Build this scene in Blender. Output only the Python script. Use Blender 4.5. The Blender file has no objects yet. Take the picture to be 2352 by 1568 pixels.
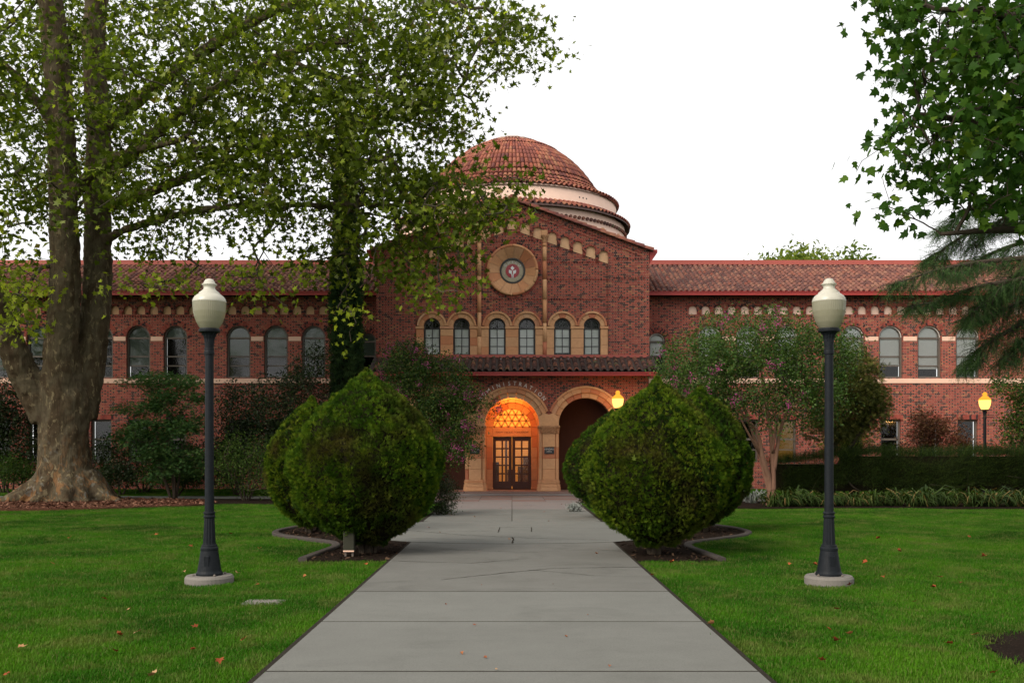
import bpy, bmesh, math, random
import numpy as np
from mathutils import Vector, Matrix
from mathutils.geometry import tessellate_polygon

random.seed(7)
rng = np.random.default_rng(11)
PI = math.pi
R = math.radians
scene = bpy.context.scene

# ------------------------------------------------------------------ camera
EYE, FPX, HZ, CX = 1.65, 2287.0, 1039.0, 1176.0      # eye height, focal length / horizon / centre on a 2352 px wide frame
cam_d = bpy.data.cameras.new('camera')
cam_d.sensor_width = 36.0
cam_d.lens = 36.0 * FPX / 2352.0
cam_d.shift_y = (HZ - 784.0) / 2352.0
cam_d.clip_end = 2000.0
cam = bpy.data.objects.new('camera', cam_d)
cam.location = (0, 0, EYE)
cam.rotation_euler = (R(90), 0, 0)
scene.collection.objects.link(cam)
scene.camera = cam

# ------------------------------------------------------------------ sky and sun
SUN_EL, SUN_AZ = R(36), R(226)       # soft evening light from the left, behind the camera
world = bpy.data.worlds.new('World')
scene.world = world
world.use_nodes = True
wn = world.node_tree
wn.nodes.clear()
wo = wn.nodes.new('ShaderNodeOutputWorld')
bg = wn.nodes.new('ShaderNodeBackground')
sky = wn.nodes.new('ShaderNodeTexSky')
sky.sky_type = 'NISHITA'
sky.sun_disc = False
sky.sun_elevation = SUN_EL
sky.sun_rotation = SUN_AZ
sky.air_density = 1.0
sky.dust_density = 4.0
sky.ozone_density = 1.0
hs = wn.nodes.new('ShaderNodeHueSaturation')     # thin even overcast: the blue is washed out of the sky
hs.inputs['Saturation'].default_value = 0.12
mixw = wn.nodes.new('ShaderNodeMix')
mixw.data_type = 'RGBA'
mixw.inputs['Factor'].default_value = 0.62
mixw.inputs['B'].default_value = (10.8, 10.7, 10.7, 1)
wn.links.new(sky.outputs['Color'], hs.inputs['Color'])
wn.links.new(hs.outputs['Color'], mixw.inputs['A'])
wn.links.new(mixw.outputs['Result'], bg.inputs['Color'])
bg.inputs['Strength'].default_value = 0.06
wn.links.new(bg.outputs['Background'], wo.inputs['Surface'])

sun_d = bpy.data.lights.new('sun', 'SUN')
sun_d.energy = 1.5
sun_d.angle = R(36)
sun_d.color = (1.0, 0.89, 0.76)
sun = bpy.data.objects.new('sun', sun_d)
d = Vector((math.sin(SUN_AZ) * math.cos(SUN_EL), math.cos(SUN_AZ) * math.cos(SUN_EL), math.sin(SUN_EL)))
sun.rotation_euler = (-d).to_track_quat('-Z', 'Y').to_euler()
scene.collection.objects.link(sun)

vs = scene.view_settings
scene.display_settings.display_device = 'sRGB'
vs.view_transform = 'Standard'
vs.look = 'None'
vs.gamma = 1.0
vs.use_curve_mapping = False
vs.exposure = 1.28
cy = scene.cycles
cy.max_bounces = 6
cy.diffuse_bounces = 2
cy.glossy_bounces = 3
cy.transmission_bounces = 4
cy.transparent_max_bounces = 12
cy.caustics_reflective = False
cy.caustics_refractive = False
cy.sample_clamp_indirect = 6.0
cy.use_denoising = True
scene.render.film_transparent = False


# ================================================================== helpers
def P(x, y, Y):
    """a point at distance Y that shows at (x, y) on the 2352-wide frame"""
    return Vector(((x - CX) / FPX * Y, Y, EYE + (HZ - y) / FPX * Y))


def link(o, parent=None):
    scene.collection.objects.link(o)
    if parent is not None:
        o.parent = parent
    return o


def empty(name, loc=(0, 0, 0), parent=None):
    o = bpy.data.objects.new(name, None)
    o.location = loc
    o.empty_display_size = 0.2
    return link(o, parent)


def tag(o, label=None, cat=None, group=None, kind=None):
    if label: o['label'] = label
    if cat: o['category'] = cat
    if group: o['group'] = group
    if kind: o['kind'] = kind
    return o


def np_mesh(name, V, F, tone=None, smooth=False):
    """V (n,3), F (m,k) -> mesh; tone per vertex"""
    V = np.asarray(V, dtype=np.float32)
    F = np.asarray(F, dtype=np.int32)
    me = bpy.data.meshes.new(name)
    m, k = F.shape
    me.vertices.add(len(V))
    me.vertices.foreach_set('co', V.ravel())
    me.loops.add(m * k)
    me.loops.foreach_set('vertex_index', F.ravel())
    me.polygons.add(m)
    me.polygons.foreach_set('loop_start', np.arange(0, m * k, k, dtype=np.int32))
    me.polygons.foreach_set('loop_total', np.full(m, k, dtype=np.int32))
    if smooth:
        me.polygons.foreach_set('use_smooth', np.ones(m, dtype=bool))
    if tone is not None:
        a = me.attributes.new('tone', 'FLOAT', 'POINT')
        a.data.foreach_set('value', np.asarray(tone, dtype=np.float32))
    me.update(calc_edges=True)
    return me


def np_obj(name, V, F, mat, parent=None, tone=None, smooth=False):
    me = np_mesh(name, V, F, tone, smooth)
    me.materials.append(mat)
    return link(bpy.data.objects.new(name, me), parent)


def scatter_mesh(tv, tf, pos, rot, scale, tone):
    """copies of a template (verts tv, faces tf) at pos with rotation matrices rot and scales"""
    tv = np.asarray(tv, dtype=np.float32)
    tf = np.asarray(tf, dtype=np.int32)
    n, k = len(pos), len(tv)
    sc = np.asarray(scale)
    if sc.ndim == 1: sc = sc[:, None]
    loc = tv[None, :, :] * sc[:, None, :]
    V = np.einsum('nij,nkj->nki', rot, loc) + pos[:, None, :]
    F = tf[None, :, :] + (np.arange(n) * k)[:, None, None]
    return V.reshape(-1, 3), F.reshape(-1, tf.shape[1]), np.repeat(tone, k)


def unit(a):
    return a / np.maximum(np.linalg.norm(a, axis=-1, keepdims=True), 1e-9)


def frames(z, x=None):
    """rotation matrices whose third column is z, first column near x (random when None)"""
    z = unit(np.asarray(z, dtype=float))
    if x is None: x = rng.normal(size=z.shape)
    x = unit(x - (x * z).sum(-1, keepdims=True) * z)
    y = np.cross(z, x)
    return np.stack([x, y, z], axis=-1)


class MB:
    """collects shapes for one mesh"""
    def __init__(self):
        self.v, self.f, self.t, self.tone = [], [], [], 0.0

    def add(self, vs, fs):
        b = len(self.v)
        self.v += [tuple(p) for p in vs]
        self.t += [self.tone] * len(vs)
        self.f += [tuple(b + i for i in f) for f in fs]
        return self

    def box(self, x0, x1, y0, y1, z0, z1):
        return self.add([(x0, y0, z0), (x1, y0, z0), (x1, y1, z0), (x0, y1, z0), (x0, y0, z1), (x1, y0, z1), (x1, y1, z1), (x0, y1, z1)],
                        [(0, 3, 2, 1), (4, 5, 6, 7), (0, 1, 5, 4), (1, 2, 6, 5), (2, 3, 7, 6), (3, 0, 4, 7)])

    def cbox(self, x0, x1, y0, y1, z0, z1, c=.008):
        """box whose four front (low y) edges are chamfered"""
        return self.add([(x0, y0 + c, z0), (x1, y0 + c, z0), (x1, y0 + c, z1), (x0, y0 + c, z1),
                         (x0 + c, y0, z0 + c), (x1 - c, y0, z0 + c), (x1 - c, y0, z1 - c), (x0 + c, y0, z1 - c),
                         (x0, y1, z0), (x1, y1, z0), (x1, y1, z1), (x0, y1, z1)],
                        [(4, 5, 6, 7), (0, 1, 5, 4), (1, 2, 6, 5), (2, 3, 7, 6), (3, 0, 4, 7),
                         (8, 9, 1, 0), (9, 10, 2, 1), (10, 11, 3, 2), (11, 8, 0, 3)])

    def prism(self, pts, y0, y1):
        """polygon in x,z swept along y"""
        n = len(pts)
        vs = [(p[0], y0, p[1]) for p in pts] + [(p[0], y1, p[1]) for p in pts]
        fs = [tuple(range(n)), tuple(range(2 * n - 1, n - 1, -1))]
        fs += [(i, n + i, n + (i + 1) % n, (i + 1) % n) for i in range(n)]
        return self.add(vs, fs)

    def slab(self, pts, z0, z1):
        """polygon in x,y swept along z"""
        n = len(pts)
        vs = [(p[0], p[1], z0) for p in pts] + [(p[0], p[1], z1) for p in pts]
        fs = [tuple(range(n - 1, -1, -1)), tuple(range(n, 2 * n))]
        fs += [(i, (i + 1) % n, n + (i + 1) % n, n + i) for i in range(n)]
        return self.add(vs, fs)

    def ring(self, outer, inner, y0, y1, closed=True):
        """frame between two loops of equal length, in x,z, swept along y"""
        n = len(outer)
        vs = [(p[0], y0, p[1]) for p in outer] + [(p[0], y0, p[1]) for p in inner] + \
             [(p[0], y1, p[1]) for p in outer] + [(p[0], y1, p[1]) for p in inner]
        fs = []
        for i in range(n if closed else n - 1):
            j = (i + 1) % n
            fs += [(i, j, n + j, n + i), (2 * n + i, 3 * n + i, 3 * n + j, 2 * n + j), (i, 2 * n + i, 2 * n + j, j), (n + i, n + j, 3 * n + j, 3 * n + i)]
        if not closed:
            fs += [(0, n, 3 * n, 2 * n), (n - 1, 3 * n - 1, 4 * n - 1, 2 * n - 1)]
        return self.add(vs, fs)

    def tube(self, pts, rad, n=6, cap=True, wob=0.0):
        pts = [Vector(p) for p in pts]
        vs, fs = [], []
        up = Vector((.13, .9, .2))
        prev = None
        for i, p in enumerate(pts):
            t = (pts[min(i + 1, len(pts) - 1)] - pts[max(i - 1, 0)])
            if t.length < 1e-6: t = Vector((0, 0, 1))
            t.normalize()
            if prev is None:
                a = t.cross(up)
                if a.length < .1: a = t.cross(Vector((1, 0, 0)))
            else:
                a = prev - t * prev.dot(t)
                if a.length < 1e-4: a = t.cross(up)
            a.normalize()
            prev = a
            b = t.cross(a)
            for k in range(n):
                w = 2 * PI * k / n
                rr = rad[i] * (1 + (random.uniform(-wob, wob) if wob else 0))
                vs.append(p + (a * math.cos(w) + b * math.sin(w)) * rr)
        for i in range(len(pts) - 1):
            for k in range(n):
                k2 = (k + 1) % n
                fs.append((i * n + k, i * n + k2, (i + 1) * n + k2, (i + 1) * n + k))
        if cap:
            fs.append(tuple(range(n - 1, -1, -1)))
            m = (len(pts) - 1) * n
            fs.append(tuple(range(m, m + n)))
        return self.add(vs, fs)

    def lathe(self, prof, cx=0, cy=0, n=32, flute=None):
        """prof: list of (r, z); flute(z, k) scales the radius"""
        vs, fs = [], []
        for (r, z) in prof:
            for k in range(n):
                w = 2 * PI * k / n
                rr = r * (flute(z, k) if flute else 1)
                vs.append((cx + rr * math.cos(w), cy + rr * math.sin(w), z))
        for i in range(len(prof) - 1):
            for k in range(n):
                k2 = (k + 1) % n
                fs.append((i * n + k, i * n + k2, (i + 1) * n + k2, (i + 1) * n + k))
        return self.add(vs, fs)

    def blob(self, c, r, n=8, m=6):
        vs, fs = [], []
        for i in range(m + 1):
            a = PI * i / m
            for k in range(n):
                w = 2 * PI * k / n
                vs.append((c[0] + r[0] * math.sin(a) * math.cos(w), c[1] + r[1] * math.sin(a) * math.sin(w), c[2] + r[2] * math.cos(a)))
        for i in range(m):
            for k in range(n):
                k2 = (k + 1) % n
                fs.append((i * n + k, i * n + k2, (i + 1) * n + k2, (i + 1) * n + k))
        return self.add(vs, fs)

    def mesh(self, name, smooth=False):
        me = bpy.data.meshes.new(name)
        me.from_pydata(self.v, [], self.f)
        if any(self.t):
            a = me.attributes.new('tone', 'FLOAT', 'POINT')
            a.data.foreach_set('value', self.t)
        if smooth:
            me.polygons.foreach_set('use_smooth', [True] * len(me.polygons))
        me.update()
        return me

    def build(self, name, mat, parent=None, smooth=False):
        me = self.mesh(name, smooth)
        me.materials.append(mat)
        return link(bpy.data.objects.new(name, me), parent)


def arc(cx, cz, r, a0, a1, n):
    return [(cx + r * math.cos(a0 + (a1 - a0) * i / n), cz + r * math.sin(a0 + (a1 - a0) * i / n)) for i in range(n + 1)]


def arched(cx, z0, zs, r, n=14):
    """outline of an arched opening: foot at z0, springing at zs"""
    return [(cx + r, z0)] + arc(cx, zs, r, 0, PI, n) + [(cx - r, z0)]


def wall(name, outer, holes, y, depth, mat, parent=None):
    loops = [[Vector((p[0], p[1], 0)) for p in outer]] + [[Vector((p[0], p[1], 0)) for p in h] for h in holes]
    tris = tessellate_polygon(loops)
    flat = [p for l in loops for p in l]
    n = len(flat)
    vs = [(p.x, y, p.y) for p in flat] + [(p.x, y + depth, p.y) for p in flat]
    fs = [tuple(t) for t in tris]
    b = 0
    for l in loops:
        m = len(l)
        for i in range(m):
            j = (i + 1) % m
            fs.append((b + i, b + j, n + b + j, n + b + i))
        b += m
    me = bpy.data.meshes.new(name)
    me.from_pydata(vs, [], fs)
    me.update()
    me.materials.append(mat)
    return link(bpy.data.objects.new(name, me), parent)


def sweep_edge(name, pts, w, z0, z1, mat, parent=None):
    """low kerb along a 2-D path"""
    mb = MB()
    n = len(pts)
    vs = []
    for i, p in enumerate(pts):
        a, b = pts[max(i - 1, 0)], pts[min(i + 1, n - 1)]
        t = Vector((b[0] - a[0], b[1] - a[1])).normalized()
        nx, ny = -t.y * w / 2, t.x * w / 2
        for (s, z) in ((1, z0), (1, z1 - .015), (.75, z1), (-.75, z1), (-1, z1 - .015), (-1, z0)):
            vs.append((p[0] + nx * s, p[1] + ny * s, z))
    fs = []
    for i in range(n - 1):
        for k in range(5):
            fs.append((i * 6 + k, i * 6 + k + 1, (i + 1) * 6 + k + 1, (i + 1) * 6 + k))
    fs += [tuple(range(6)), tuple(range(n * 6 - 1, n * 6 - 7, -1))]
    mb.add(vs, fs)
    return mb.build(name, mat, parent)


def smooth_path(pts, k=6):
    """Catmull-Rom through points of any dimension"""
    pts = [Vector(p) for p in pts]
    out = []
    for i in range(len(pts) - 1):
        p0, p1, p2, p3 = pts[max(i - 1, 0)], pts[i], pts[i + 1], pts[min(i + 2, len(pts) - 1)]
        for s in range(k):
            t = s / k
            out.append(.5 * ((2 * p1) + (p2 - p0) * t + (2 * p0 - 5 * p1 + 4 * p2 - p3) * t * t + (3 * p1 - p0 - 3 * p2 + p3) * t ** 3))
    out.append(pts[-1])
    return out


# ================================================================== materials
class N:
    """terse node builder"""
    def __init__(self, name):
        self.m = bpy.data.materials.new(name)
        self.m.use_nodes = True
        self.t = self.m.node_tree
        self.t.nodes.clear()
        self.out = self.t.nodes.new('ShaderNodeOutputMaterial')

    def n(self, typ, **kw):
        nd = self.t.nodes.new('ShaderNode' + typ)
        for k, v in kw.items(): setattr(nd, k, v)
        return nd

    def put(self, sock, v):
        if isinstance(v, bpy.types.NodeSocket): self.t.links.new(v, sock)
        elif v is not None:
            if isinstance(v, tuple) and len(v) == 3 and sock.type == 'RGBA': v = v + (1,)
            sock.default_value = v

    def math(self, op, a, b=None, c=None, clamp=False):
        nd = self.n('Math', operation=op, use_clamp=clamp)
        for i, v in enumerate((a, b, c)): self.put(nd.inputs[i], v)
        return nd.outputs[0]

    def pos(self):
        return self.n('NewGeometry').outputs['Position']

    def obj(self):
        return self.n('TexCoord').outputs['Object']

    def scale(self, vec, s):
        nd = self.n('Mapping')
        self.put(nd.inputs['Vector'], vec)
        nd.inputs['Scale'].default_value = s
        return nd.outputs[0]

    def noise(self, vec, scale, detail=3, rough=.55, dist=0):
        nd = self.n('TexNoise')
        self.put(nd.inputs['Vector'], vec)
        nd.inputs['Scale'].default_value = scale
        nd.inputs['Detail'].default_value = detail
        nd.inputs['Roughness'].default_value = rough
        nd.inputs['Distortion'].default_value = dist
        return nd.outputs['Fac']

    def voronoi(self, vec, scale, feature='F1', out='Distance'):
        nd = self.n('TexVoronoi', feature=feature)
        self.put(nd.inputs['Vector'], vec)
        nd.inputs['Scale'].default_value = scale
        return nd.outputs[out]

    def ramp(self, fac, stops, interp='LINEAR'):
        nd = self.n('ValToRGB')
        cr = nd.color_ramp
        cr.interpolation = interp
        while len(cr.elements) < len(stops): cr.elements.new(.5)
        for e, (p, c) in zip(cr.elements, stops):
            e.position = p
            e.color = tuple(c) + (1,) if len(c) == 3 else c
        self.put(nd.inputs['Fac'], fac)
        return nd.outputs['Color']

    def mix(self, f, a, b, mode='MIX'):
        nd = self.n('Mix', data_type='RGBA', blend_type=mode)
        self.put(nd.inputs['Factor'], f)
        self.put(nd.inputs['A'], a)
        self.put(nd.inputs['B'], b)
        return nd.outputs['Result']

    def tone(self):
        """one random number per piece: per joined piece from its attribute, per object from the object"""
        a = self.n('Attribute', attribute_name='tone').outputs['Fac']
        r = self.n('ObjectInfo').outputs['Random']
        return self.math('FRACT', self.math('ADD', a, r))

    def bump(self, h, strength=.3, dist=.02):
        nd = self.n('Bump')
        nd.inputs['Strength'].default_value = strength
        nd.inputs['Distance'].default_value = dist
        self.put(nd.inputs['Height'], h)
        return nd.outputs['Normal']

    def bsdf(self, col, rough=.7, normal=None, metal=0, spec=.5, **kw):
        b = self.n('BsdfPrincipled')
        self.put(b.inputs['Base Color'], col)
        self.put(b.inputs['Roughness'], rough)
        self.put(b.inputs['Metallic'], metal)
        b.inputs['Specular IOR Level'].default_value = spec
        if normal is not None: self.put(b.inputs['Normal'], normal)
        for k, v in kw.items(): self.put(b.inputs[k.replace('_', ' ')], v)
        return b.outputs[0]

    def done(self, sh):
        self.t.links.new(sh, self.out.inputs['Surface'])
        return self.m


def m_plain(name, col, rough=.6, var=.15, scale=6, metal=0, spec=.5, bump=0):
    n = N(name)
    f = n.noise(n.pos(), scale, 4)
    c = n.mix(f, tuple(x * (1 - var) for x in col), tuple(min(1, x * (1 + var)) for x in col))
    return n.done(n.bsdf(c, rough, n.bump(f, bump, .02) if bump else None, metal, spec))


def m_brick():
    n = N('brick')
    sep = n.n('SeparateXYZ')
    n.put(sep.inputs[0], n.pos())
    u = n.math('ADD', sep.outputs['X'], sep.outputs['Y'])
    z = n.math('DIVIDE', sep.outputs['Z'], .066)
    row, fz = n.math('FLOOR', z), n.math('FRACT', z)
    PER, SF = .228, .68
    up = n.math('ADD', n.math('DIVIDE', u, PER), n.math('MULTIPLY', row, .5))
    cell, fu = n.math('FLOOR', up), n.math('FRACT', up)
    head = n.math('GREATER_THAN', fu, SF)
    comb = n.n('CombineXYZ')
    n.put(comb.inputs[0], n.math('ADD', n.math('MULTIPLY', cell, 2), head))
    n.put(comb.inputs[1], row)
    wnz = n.n('TexWhiteNoise', noise_dimensions='3D')
    n.put(wnz.inputs['Vector'], comb.outputs[0])
    rnd = wnz.outputs['Value']
    stre = n.ramp(rnd, [(0, (.024, .020, .022)), (.10, (.045, .028, .028)), (.14, (.20, .042, .034)), (.5, (.29, .062, .046)), (.86, (.33, .084, .056)), (.93, (.33, .14, .068)), (1, (.19, .06, .055))])
    hd = n.ramp(rnd, [(0, (.015, .018, .02)), (.5, (.035, .028, .028)), (.58, (.19, .044, .036)), (1, (.29, .07, .05))])
    c = n.mix(head, stre, hd)
    big = n.noise(n.pos(), .6, 4, .6)
    c = n.mix(n.math('MULTIPLY', n.math('SUBTRACT', big, .3, clamp=True), .5), c, (.19, .046, .052))
    ev = n.math('MULTIPLY', n.math('MINIMUM', n.math('MINIMUM', fu, n.math('SUBTRACT', 1, fu)), n.math('ABSOLUTE', n.math('SUBTRACT', fu, SF))), PER)
    eh = n.math('MULTIPLY', n.math('MINIMUM', fz, n.math('SUBTRACT', 1, fz)), .066)
    e = n.math('MINIMUM', ev, eh)
    mortar = n.math('LESS_THAN', e, .0045)
    c = n.mix(mortar, c, (.31, .20, .145))
    nrm = n.bump(n.math('MULTIPLY', e, 60, clamp=True), .5, .008)
    return n.done(n.bsdf(c, .85, nrm, spec=.1))


def m_brickpiece():
    n = N('brick_piece')
    c = n.ramp(n.tone(), [(0, (.03, .024, .025)), (.22, (.05, .03, .03)), (.28, (.20, .05, .04)), (.8, (.31, .075, .055)), (1, (.28, .13, .08))])
    return n.done(n.bsdf(c, .85, spec=.1))


def m_stone():
    n = N('sandstone')
    t = n.tone()
    base = n.ramp(t, [(0, (.58, .31, .16)), (.45, (.64, .36, .185)), (.7, (.60, .29, .14)), (.86, (.52, .20, .095)), (.95, (.44, .14, .075)), (1, (.62, .38, .22))])
    p = n.pos()
    f = n.noise(p, 9, 6, .65)
    c = n.mix(n.math('MULTIPLY', n.math('SUBTRACT', f, .35, clamp=True), .9), base, (.30, .135, .07))
    sp = n.noise(p, 120, 2)
    c = n.mix(n.math('MULTIPLY', sp, .22), c, (.25, .14, .08))
    return n.done(n.bsdf(c, .82, n.bump(sp, .3, .006), spec=.3))


def m_stone_dark():
    n = N('carved_stone')
    p = n.pos()
    f = n.noise(p, 14, 6, .65)
    c = n.mix(f, (.40, .20, .10), (.50, .28, .15))
    return n.done(n.bsdf(c, .85, n.bump(n.voronoi(p, 26), 1.0, .03), spec=.3))


def m_tile(name, stops):
    n = N(name)
    c = n.ramp(n.tone(), stops)
    f = n.noise(n.pos(), 5, 5, .7)
    c = n.mix(n.math('MULTIPLY', n.math('SUBTRACT', f, .5, clamp=True), 1.5, clamp=True), c, tuple(x * .6 for x in stops[0][1]))
    return n.done(n.bsdf(c, .8, n.bump(n.noise(n.pos(), 40, 3), .25, .01), spec=.12))


def m_leaf(name, stops, trans=.35, rough=.55, tcol=(1.25, 1.3, .5), spec=.06, patch=None):
    n = N(name)
    c = n.ramp(n.tone(), stops)
    if patch:
        f = n.noise(n.obj(), patch[1], 3)
        c = n.mix(n.ramp(f, [(.51, (0, 0, 0)), (.68, (patch[2],) * 3)]), c, patch[0])
    b = n.bsdf(c, rough, spec=spec)
    tr = n.n('BsdfTranslucent')
    n.put(tr.inputs['Color'], n.mix(1.0, c, tcol, 'MULTIPLY'))
    mx = n.n('MixShader')
    mx.inputs[0].default_value = trans
    n.t.links.new(b, mx.inputs[1])
    n.t.links.new(tr.outputs[0], mx.inputs[2])
    return n.done(mx.outputs[0])


def m_concrete(name, a, b, stain=.5):
    n = N(name)
    p = n.pos()
    f = n.noise(n.scale(p, (.8, 1, 1)), 1.3, 8, .7)
    g = n.noise(p, 60, 3, .7)
    c = n.mix(n.ramp(f, [(.3, (.2, .2, .2)), (.72, (.9, .9, .9))]), a, b)
    rnd = n.n('ObjectInfo').outputs['Random']
    c = n.mix(n.math('MULTIPLY', rnd, .3), c, tuple(x * .7 for x in a))
    st = n.noise(n.scale(p, (.8, .9, 1)), .9, 8, .68, .8)
    c = n.mix(n.math('MULTIPLY', n.math('SUBTRACT', st, .54, clamp=True), 4.2 * stain, clamp=True), c, tuple(x * .55 for x in a))
    c = n.mix(n.math('MULTIPLY', n.math('SUBTRACT', g, .25, clamp=True), 1.1), c, tuple(x * .5 for x in b))
    fl = n.voronoi(p, 55)
    c = n.mix(n.math('LESS_THAN', fl, .13), c, tuple(x * .55 for x in a))
    return n.done(n.bsdf(c, .88, n.bump(g, .35, .006), spec=.12))


def m_soil(name, a, b, chip=None):
    n = N(name)
    p = n.pos()
    f = n.noise(p, 4, 8, .7)
    v = n.voronoi(p, 28)
    c = n.mix(f, a, b)
    if chip: c = n.mix(n.math('LESS_THAN', v, .25), c, chip)
    return n.done(n.bsdf(c, .95, n.bump(n.noise(p, 30, 4, .7), 1.0, .05), spec=.02))


def m_lawn(name, dark):
    """colour by place: mown grass with drier, yellower patches"""
    n = N(name)
    p = n.pos()
    f = n.noise(p, .42, 5, .68, .6)
    g = n.noise(p, 1.5, 6, .72, .5)
    c = n.ramp(f, [(.32, (.013, .056, .003)), (.48, (.034, .126, .005)), (.66, (.072, .190, .008))])
    c = n.mix(n.ramp(g, [(.49, (0, 0, 0)), (.68, (.85, .85, .85))]), c, (.145, .165, .042))
    if not dark:
        t = n.tone()
        c = n.mix(n.math('MULTIPLY', n.math('GREATER_THAN', t, .86), .55), c, (.24, .21, .085))
        c = n.mix(n.math('MULTIPLY', t, .35), c, (.018, .065, .005))
        b = n.bsdf(c, .6, spec=.06)
        tr = n.n('BsdfTranslucent')
        n.put(tr.inputs['Color'], n.mix(1.0, c, (1.2, 1.25, .6), 'MULTIPLY'))
        mx = n.n('MixShader')
        mx.inputs[0].default_value = .3
        n.t.links.new(b, mx.inputs[1])
        n.t.links.new(tr.outputs[0], mx.inputs[2])
        return n.done(mx.outputs[0])
    c = n.mix(.45, c, (.022, .035, .010))
    return n.done(n.bsdf(c, .95, n.bump(n.noise(p, 50, 3, .7), 1, .05), spec=0.0))


def m_bark_plane():
    n = N('plane_bark')
    p = n.obj()
    q = n.scale(p, (1, 1, .38))
    f = n.noise(q, 2.2, 6, .6, .8)
    g = n.noise(n.scale(p, (1, 1, .5)), 7, 4, .6, .5)
    h = n.noise(n.scale(p, (4, 4, .35)), 4, 4, .6)
    c = n.ramp(f, [(.3, (.048, .032, .019)), (.45, (.072, .053, .031)), (.55, (.098, .080, .050)), (.7, (.056, .038, .024))])
    c = n.mix(n.ramp(g, [(.58, (0, 0, 0)), (.63, (1, 1, 1))]), c, (.17, .135, .078))
    low = n.n('SeparateXYZ')
    n.put(low.inputs[0], p)
    foot = n.math('SUBTRACT', 1, n.math('DIVIDE', low.outputs['Z'], 2.6), clamp=True)
    c = n.mix(n.math('MULTIPLY', n.ramp(n.noise(q, 3.1, 5, .6, 1), [(.52, (0, 0, 0)), (.58, (1, 1, 1))]), foot), c, (.21, .11, .048))
    c = n.mix(n.math('MULTIPLY', n.ramp(n.noise(p, 5, 5, .6), [(.57, (0, 0, 0)), (.64, (1, 1, 1))]), n.math('MULTIPLY', foot, .8)), c, (.18, .18, .155))
    c = n.mix(n.math('MULTIPLY', n.math('SUBTRACT', h, .5, clamp=True), 2.2, clamp=True), c, (.03, .022, .015))
    return n.done(n.bsdf(c, .9, n.bump(n.math('ADD', h, n.math('MULTIPLY', g, .6)), .7, .05), spec=.06))


def m_bark(name, a, b):
    n = N(name)
    f = n.noise(n.scale(n.obj(), (1, 1, .2)), 14, 5, .65)
    return n.done(n.bsdf(n.mix(f, a, b), .9, n.bump(f, .7, .02), spec=.06))


def m_glass(name, tint=(.97, .98, .97), refl=.03, rough=.07):
    n = N(name)
    tr = n.n('BsdfTransparent')
    n.put(tr.inputs['Color'], tint)
    gl = n.n('BsdfGlossy')
    gl.inputs['Roughness'].default_value = rough
    fr = n.n('Fresnel')
    fr.inputs[0].default_value = 1.5
    mx = n.n('MixShader')
    n.put(mx.inputs[0], n.math('ADD', fr.outputs[0], refl - .04, clamp=True))
    n.t.links.new(tr.outputs[0], mx.inputs[1])
    n.t.links.new(gl.outputs[0], mx.inputs[2])
    return n.done(mx.outputs[0])


def m_emit(name, col, s):
    n = N(name)
    e = n.n('Emission')
    n.put(e.inputs[0], col)
    e.inputs[1].default_value = s
    return n.done(e.outputs[0])


def m_frosted(name, col, trans=.55, rough=.25):
    n = N(name)
    tr = n.n('BsdfTranslucent')
    n.put(tr.inputs['Color'], col)
    b = n.bsdf(col, rough, spec=.6)
    mx = n.n('MixShader')
    mx.inputs[0].default_value = trans
    n.t.links.new(b, mx.inputs[1])
    n.t.links.new(tr.outputs[0], mx.inputs[2])
    return n.done(mx.outputs[0])


M = {}
M['brick'] = m_brick()
M['brick_piece'] = m_brickpiece()
M['stone'] = m_stone()
M['carved'] = m_stone_dark()
M['plaster_pink'] = m_plain('pink_plaster', (.84, .59, .47), .9, .08, 3)
M['plaster_tan'] = m_plain('tan_plaster', (.66, .40, .23), .9, .12, 8)
M['band'] = m_plain('belt_course', (.72, .47, .35), .85, .1, 4)
M['tile_dome'] = m_tile('dome_tile', [(0, (.16, .065, .058)), (.25, (.24, .085, .067)), (.5, (.31, .105, .073)), (.75, (.35, .135, .088)), (.92, (.36, .17, .10)), (1, (.37, .11, .07))])
M['tile_wing'] = m_tile('wing_tile', [(0, (.11, .055, .05)), (.3, (.165, .075, .062)), (.6, (.225, .098, .074)), (.85, (.265, .135, .095)), (1, (.22, .07, .05))])
M['tile_porch'] = m_tile('porch_tile', [(0, (.045, .030, .028)), (.4, (.105, .055, .047)), (.75, (.155, .075, .055)), (.93, (.25, .095, .06)), (1, (.10, .105, .06))])
M['pan'] = m_plain('pan_tile', (.10, .06, .052), .9, .3, 10)
M['pan_porch'] = m_plain('porch_pan_tile', (.06, .042, .036), .9, .35, 10)
M['red'] = m_plain('red_trim', (.31, .026, .021), .55, .12, 3)
M['red_pink'] = m_plain('red_flashing', (.34, .075, .055), .65, .12, 3)
M['frame'] = m_plain('window_frame', (.105, .085, .068), .6, .15, 10)
M['frame_highlight'] = m_plain('window_frame_highlight', (.5, .46, .42), .5, .1, 10)  # painted highlight colour for the arch rims of the right wing
M['black_frame'] = m_plain('black_frame', (.018, .017, .017), .45, .15, 10)
M['glass'] = m_glass('window_glass')
M['blind'] = m_plain('window_blind', (.88, .89, .87), .9, .05, 8)
M['blind_green'] = m_plain('green_blind', (.13, .17, .135), .9, .05, 8)
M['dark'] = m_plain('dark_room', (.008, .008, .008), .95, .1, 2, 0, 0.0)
M['room'] = m_plain('lit_room', (.55, .33, .14), .9, .1, 2)
M['door'] = m_plain('door_wood', (.045, .015, .007), .55, .3, 9)
M['amber'] = m_frosted('amber_glass', (.85, .68, .36), .8)
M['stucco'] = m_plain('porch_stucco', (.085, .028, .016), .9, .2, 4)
M['letter'] = m_plain('letter_metal', (.62, .55, .5), .4, .08, 12, .3)
M['plaque'] = m_plain('plaque_black', (.014, .016, .020), .35, .2, 12)
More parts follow.
